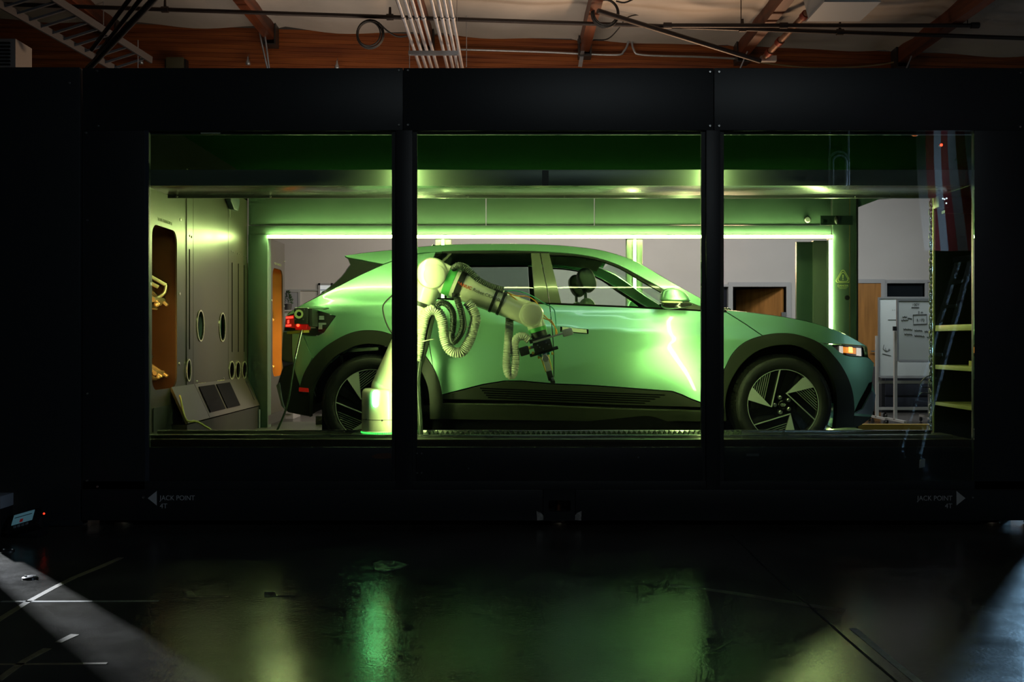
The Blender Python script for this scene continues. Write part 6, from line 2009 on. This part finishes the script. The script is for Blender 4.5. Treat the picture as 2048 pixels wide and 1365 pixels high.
for k in range(2):
    MB().box(-0.44 + 0.345 * k, -0.11 + 0.345 * k, -0.215, -0.2, 0.08, hz - 0.05).build('door', mat('cabinet_pale', (0.5, 0.5, 0.5)), sb_, bevel=0.003)

# desk chair silhouettes seen through the car windows
oc = thing('office_chair', 'dark office chair in the workshop seen through the car windows', 'chair', (at(1205, 0, 8.2).x, 8.2, 0))
MB().box(-0.22, 0.22, -0.22, 0.22, 0.46, 0.54).build('seat', M['black'], oc, bevel=0.02)
MB().box(-0.2, 0.2, 0.18, 0.25, 0.62, 1.25).build('backrest', M['black'], oc, bevel=0.02)
MB().cyl((0, 0, 0.1), (0, 0, 0.46), 0.03).build('column', M['dsteel'], oc)
for k in range(5):
    a = math.tau * k / 5
    MB().beam((0, 0, 0.1), (0.28 * math.cos(a), 0.28 * math.sin(a), 0.06), 0.04, 0.03).build('leg', M['black'], oc)
    MB().ball((0.28 * math.cos(a), 0.28 * math.sin(a), 0.03), 0.03, 10, 8).build('caster', M['black'], oc)

# ================================================================== left foreground: control unit in the dark
cu = thing('control_unit', 'small control unit with a dim blue screen and red light at the lower left', 'control unit', (at(46, 0, -0.35).x, -0.35, 0))
z_ = at(46, 1040, -0.35).z
MB().box(-0.10, 0.10, -0.02, 0.12, 0.0, z_ - 0.06).build('pedestal', M['black'], cu, bevel=0.006)
tilt = Matrix.Rotation(math.radians(-50), 4, 'X')
rot2 = Matrix.Rotation(math.radians(-14), 4, 'Y')


def tilted(name, x0, x1, y0, y1, z0, z1, m, bevel=0):
    o = MB().box(x0, x1, y0, y1, z0, z1).build(name, m, cu, bevel=bevel)
    o.location = (0, 0, z_); o.rotation_euler = (math.radians(40), math.radians(-16), 0)
    return o


tilted('head', -0.10, 0.11, -0.07, 0.07, -0.05, -0.004, M['black'], 0.006)
tilted('screen', -0.07, 0.06, -0.02, 0.06, -0.004, 0.0, mat('screen_blue', (0.1, 0.2, 0.25), 0, 0.2, emit=(0.25, 0.6, 0.75), strength=0.10))
tilted('screen_bar', -0.06, 0.05, 0.030, 0.035, 0.0, 0.001, mat('screen_line', (0.02, 0.04, 0.05), 0, 0.4))
tilted('screen_mark', -0.02, 0.0, -0.015, 0.01, 0.0, 0.001, mat('screen_red', (0.3, 0.03, 0.03), 0, 0.4, emit=(1, 0.05, 0.05), strength=0.05))
for k in range(4):
    tilted('key', -0.05 + k * 0.025, -0.035 + k * 0.025, -0.05, -0.035, -0.004, 0.002, mat('key_grey', (0.2, 0.25, 0.28), 0, 0.4))
MB().ball(rel(cu, at(88, 1028, -0.38)), 0.006, 10, 8).build('red_light', mat('led_red_dim', (0.8, 0.05, 0.02), emit=(1.0, 0.03, 0.01), strength=2.5), cu)
MB().cyl(rel(cu, at(88, 1028, -0.37)), rel(cu, at(80, 1035, -0.30)), 0.006, n=8).build('light_stalk', M['black'], cu)
pb = thing('paper_box', 'pale box corner at the left edge beside the control unit', 'box', (at(-6, 0, -0.3).x, -0.3, 0))
zb0, zb1 = at(0, 1015, -0.3).z, at(0, 990, -0.3).z
MB().box(-0.09, 0.055, -0.06, 0.08, 0.0, zb0).build('pillar', M['black'], pb)
MB().box(-0.09, 0.06, -0.07, 0.08, zb0, zb1).build('carton', mat('carton_grey', (0.25, 0.27, 0.3), 0, 0.6), pb, bevel=0.003)

# ================================================================== hall behind the camera: ladder and flag (seen mirrored in the right pane)
ld = thing('step_ladder', 'aluminium step ladder mirrored in the right window pane', 'ladder', (5.0, -4.2, 0))
lm_ = mat('ladder_aluminium', (0.55, 0.6, 0.66), 0.5, 0.4)
for s in (-1, 1):
    for fy in (-0.24, 0.24):
        MB().beam((s * 0.68, fy, 0), (s * 0.07, fy * 0.62, 2.1), 0.03, 0.085, (0, 1, 0)).build('rail', lm_, ld)
for k in range(7):
    t = (k + 1) / 8
    X, y = 0.68 + (0.07 - 0.68) * t, 0.24 * (1 - 0.38 * t)
    MB().beam((-X, -y, 2.1 * t), (-X, y, 2.1 * t), 0.08, 0.03).build('step', lm_, ld)
    if k % 2:
        MB().beam((X, -y, 2.1 * t), (X, y, 2.1 * t), 0.03, 0.03).build('rear_brace', lm_, ld)
MB().box(-0.12, 0.12, -0.2, 0.2, 2.06, 2.12).build('top_cap', mat('cap_blue', (0.1, 0.12, 0.16), 0, 0.4), ld, bevel=0.01)

# a striped flag hung on the hall wall
fg = thing('striped_flag', 'red and white striped flag mirrored in the right window pane', 'flag', (6.6, -7.6, 4.5))
reds = mat('flag_red', (0.42, 0.03, 0.04), 0, 0.8); whs = mat('flag_white', (0.6, 0.62, 0.65), 0, 0.8)
for k in range(13):
    q, fs = [], []
    x0 = -0.75 + k * 0.115
    n_ = 18
    for i in range(n_ + 1):
        t = i / n_
        for e in (0, 1):
            xx = x0 + e * 0.115
            sway = 0.10 * math.sin(2.2 * t + xx * 1.5) * t + 0.18 * t * t * (xx + 0.75) * 0.6
            q.append((xx + sway, 0.05 * math.sin(9 * xx + 2 * t), -2.0 * t))
    for i in range(n_):
        fs.append((2 * i, 2 * i + 1, 2 * i + 3, 2 * i + 2))
    MB().add(q, fs).build('stripe', reds if k % 2 else whs, fg, 60, fix=False)
MB().cyl((-0.85, 0, 0.02), (0.75, 0, 0.02), 0.02).build('pole', M['dsteel'], fg)

# a hanging double loop hook in the hall (its mirror image shows in the right pane)
hk_ = thing('hanging_loop', 'pale double wire loop mirrored at the top of the right pane', 'loop', (4.14, -5.9, 3.33))
for k, (w_, h_) in enumerate(((0.12, 0.26), (0.085, 0.21))):
    MB().tube([Vector((x, 0.02 * k, z)) for x, z in rrect(-w_, w_, -h_, h_, w_ * 0.95, 8)], 0.016, 8, closed=True).build('loop_tube', lm_, hk_, 60)
for sx in (-0.12, 0.12):
    MB().cyl((sx, 0.0, 0.2), (sx, 0.0, 1.4), 0.012, n=8).build('hanger_rod', lm_, hk_, 60)

# ---- dark screen left of the booth, out of the frame: the lamp behind it shines through the gap beside the booth
sr = thing('dark_screen', 'dark screen standing outside the frame at far left', 'screen', (-4.35, 0.73, 0))
MB().beam((0, 0, 1.45), (-1.11, -1.01, 1.45), 0.05, 2.7).build('screen_board', M['black'], sr)
for t in (0.1, 0.9):
    c_ = Vector((-1.11 * t, -1.01 * t, 0.04))
    MB().beam(c_ + Vector((0.14, -0.15, 0)), c_ - Vector((0.14, -0.15, 0)), 0.06, 0.08).build('foot', M['black'], sr)
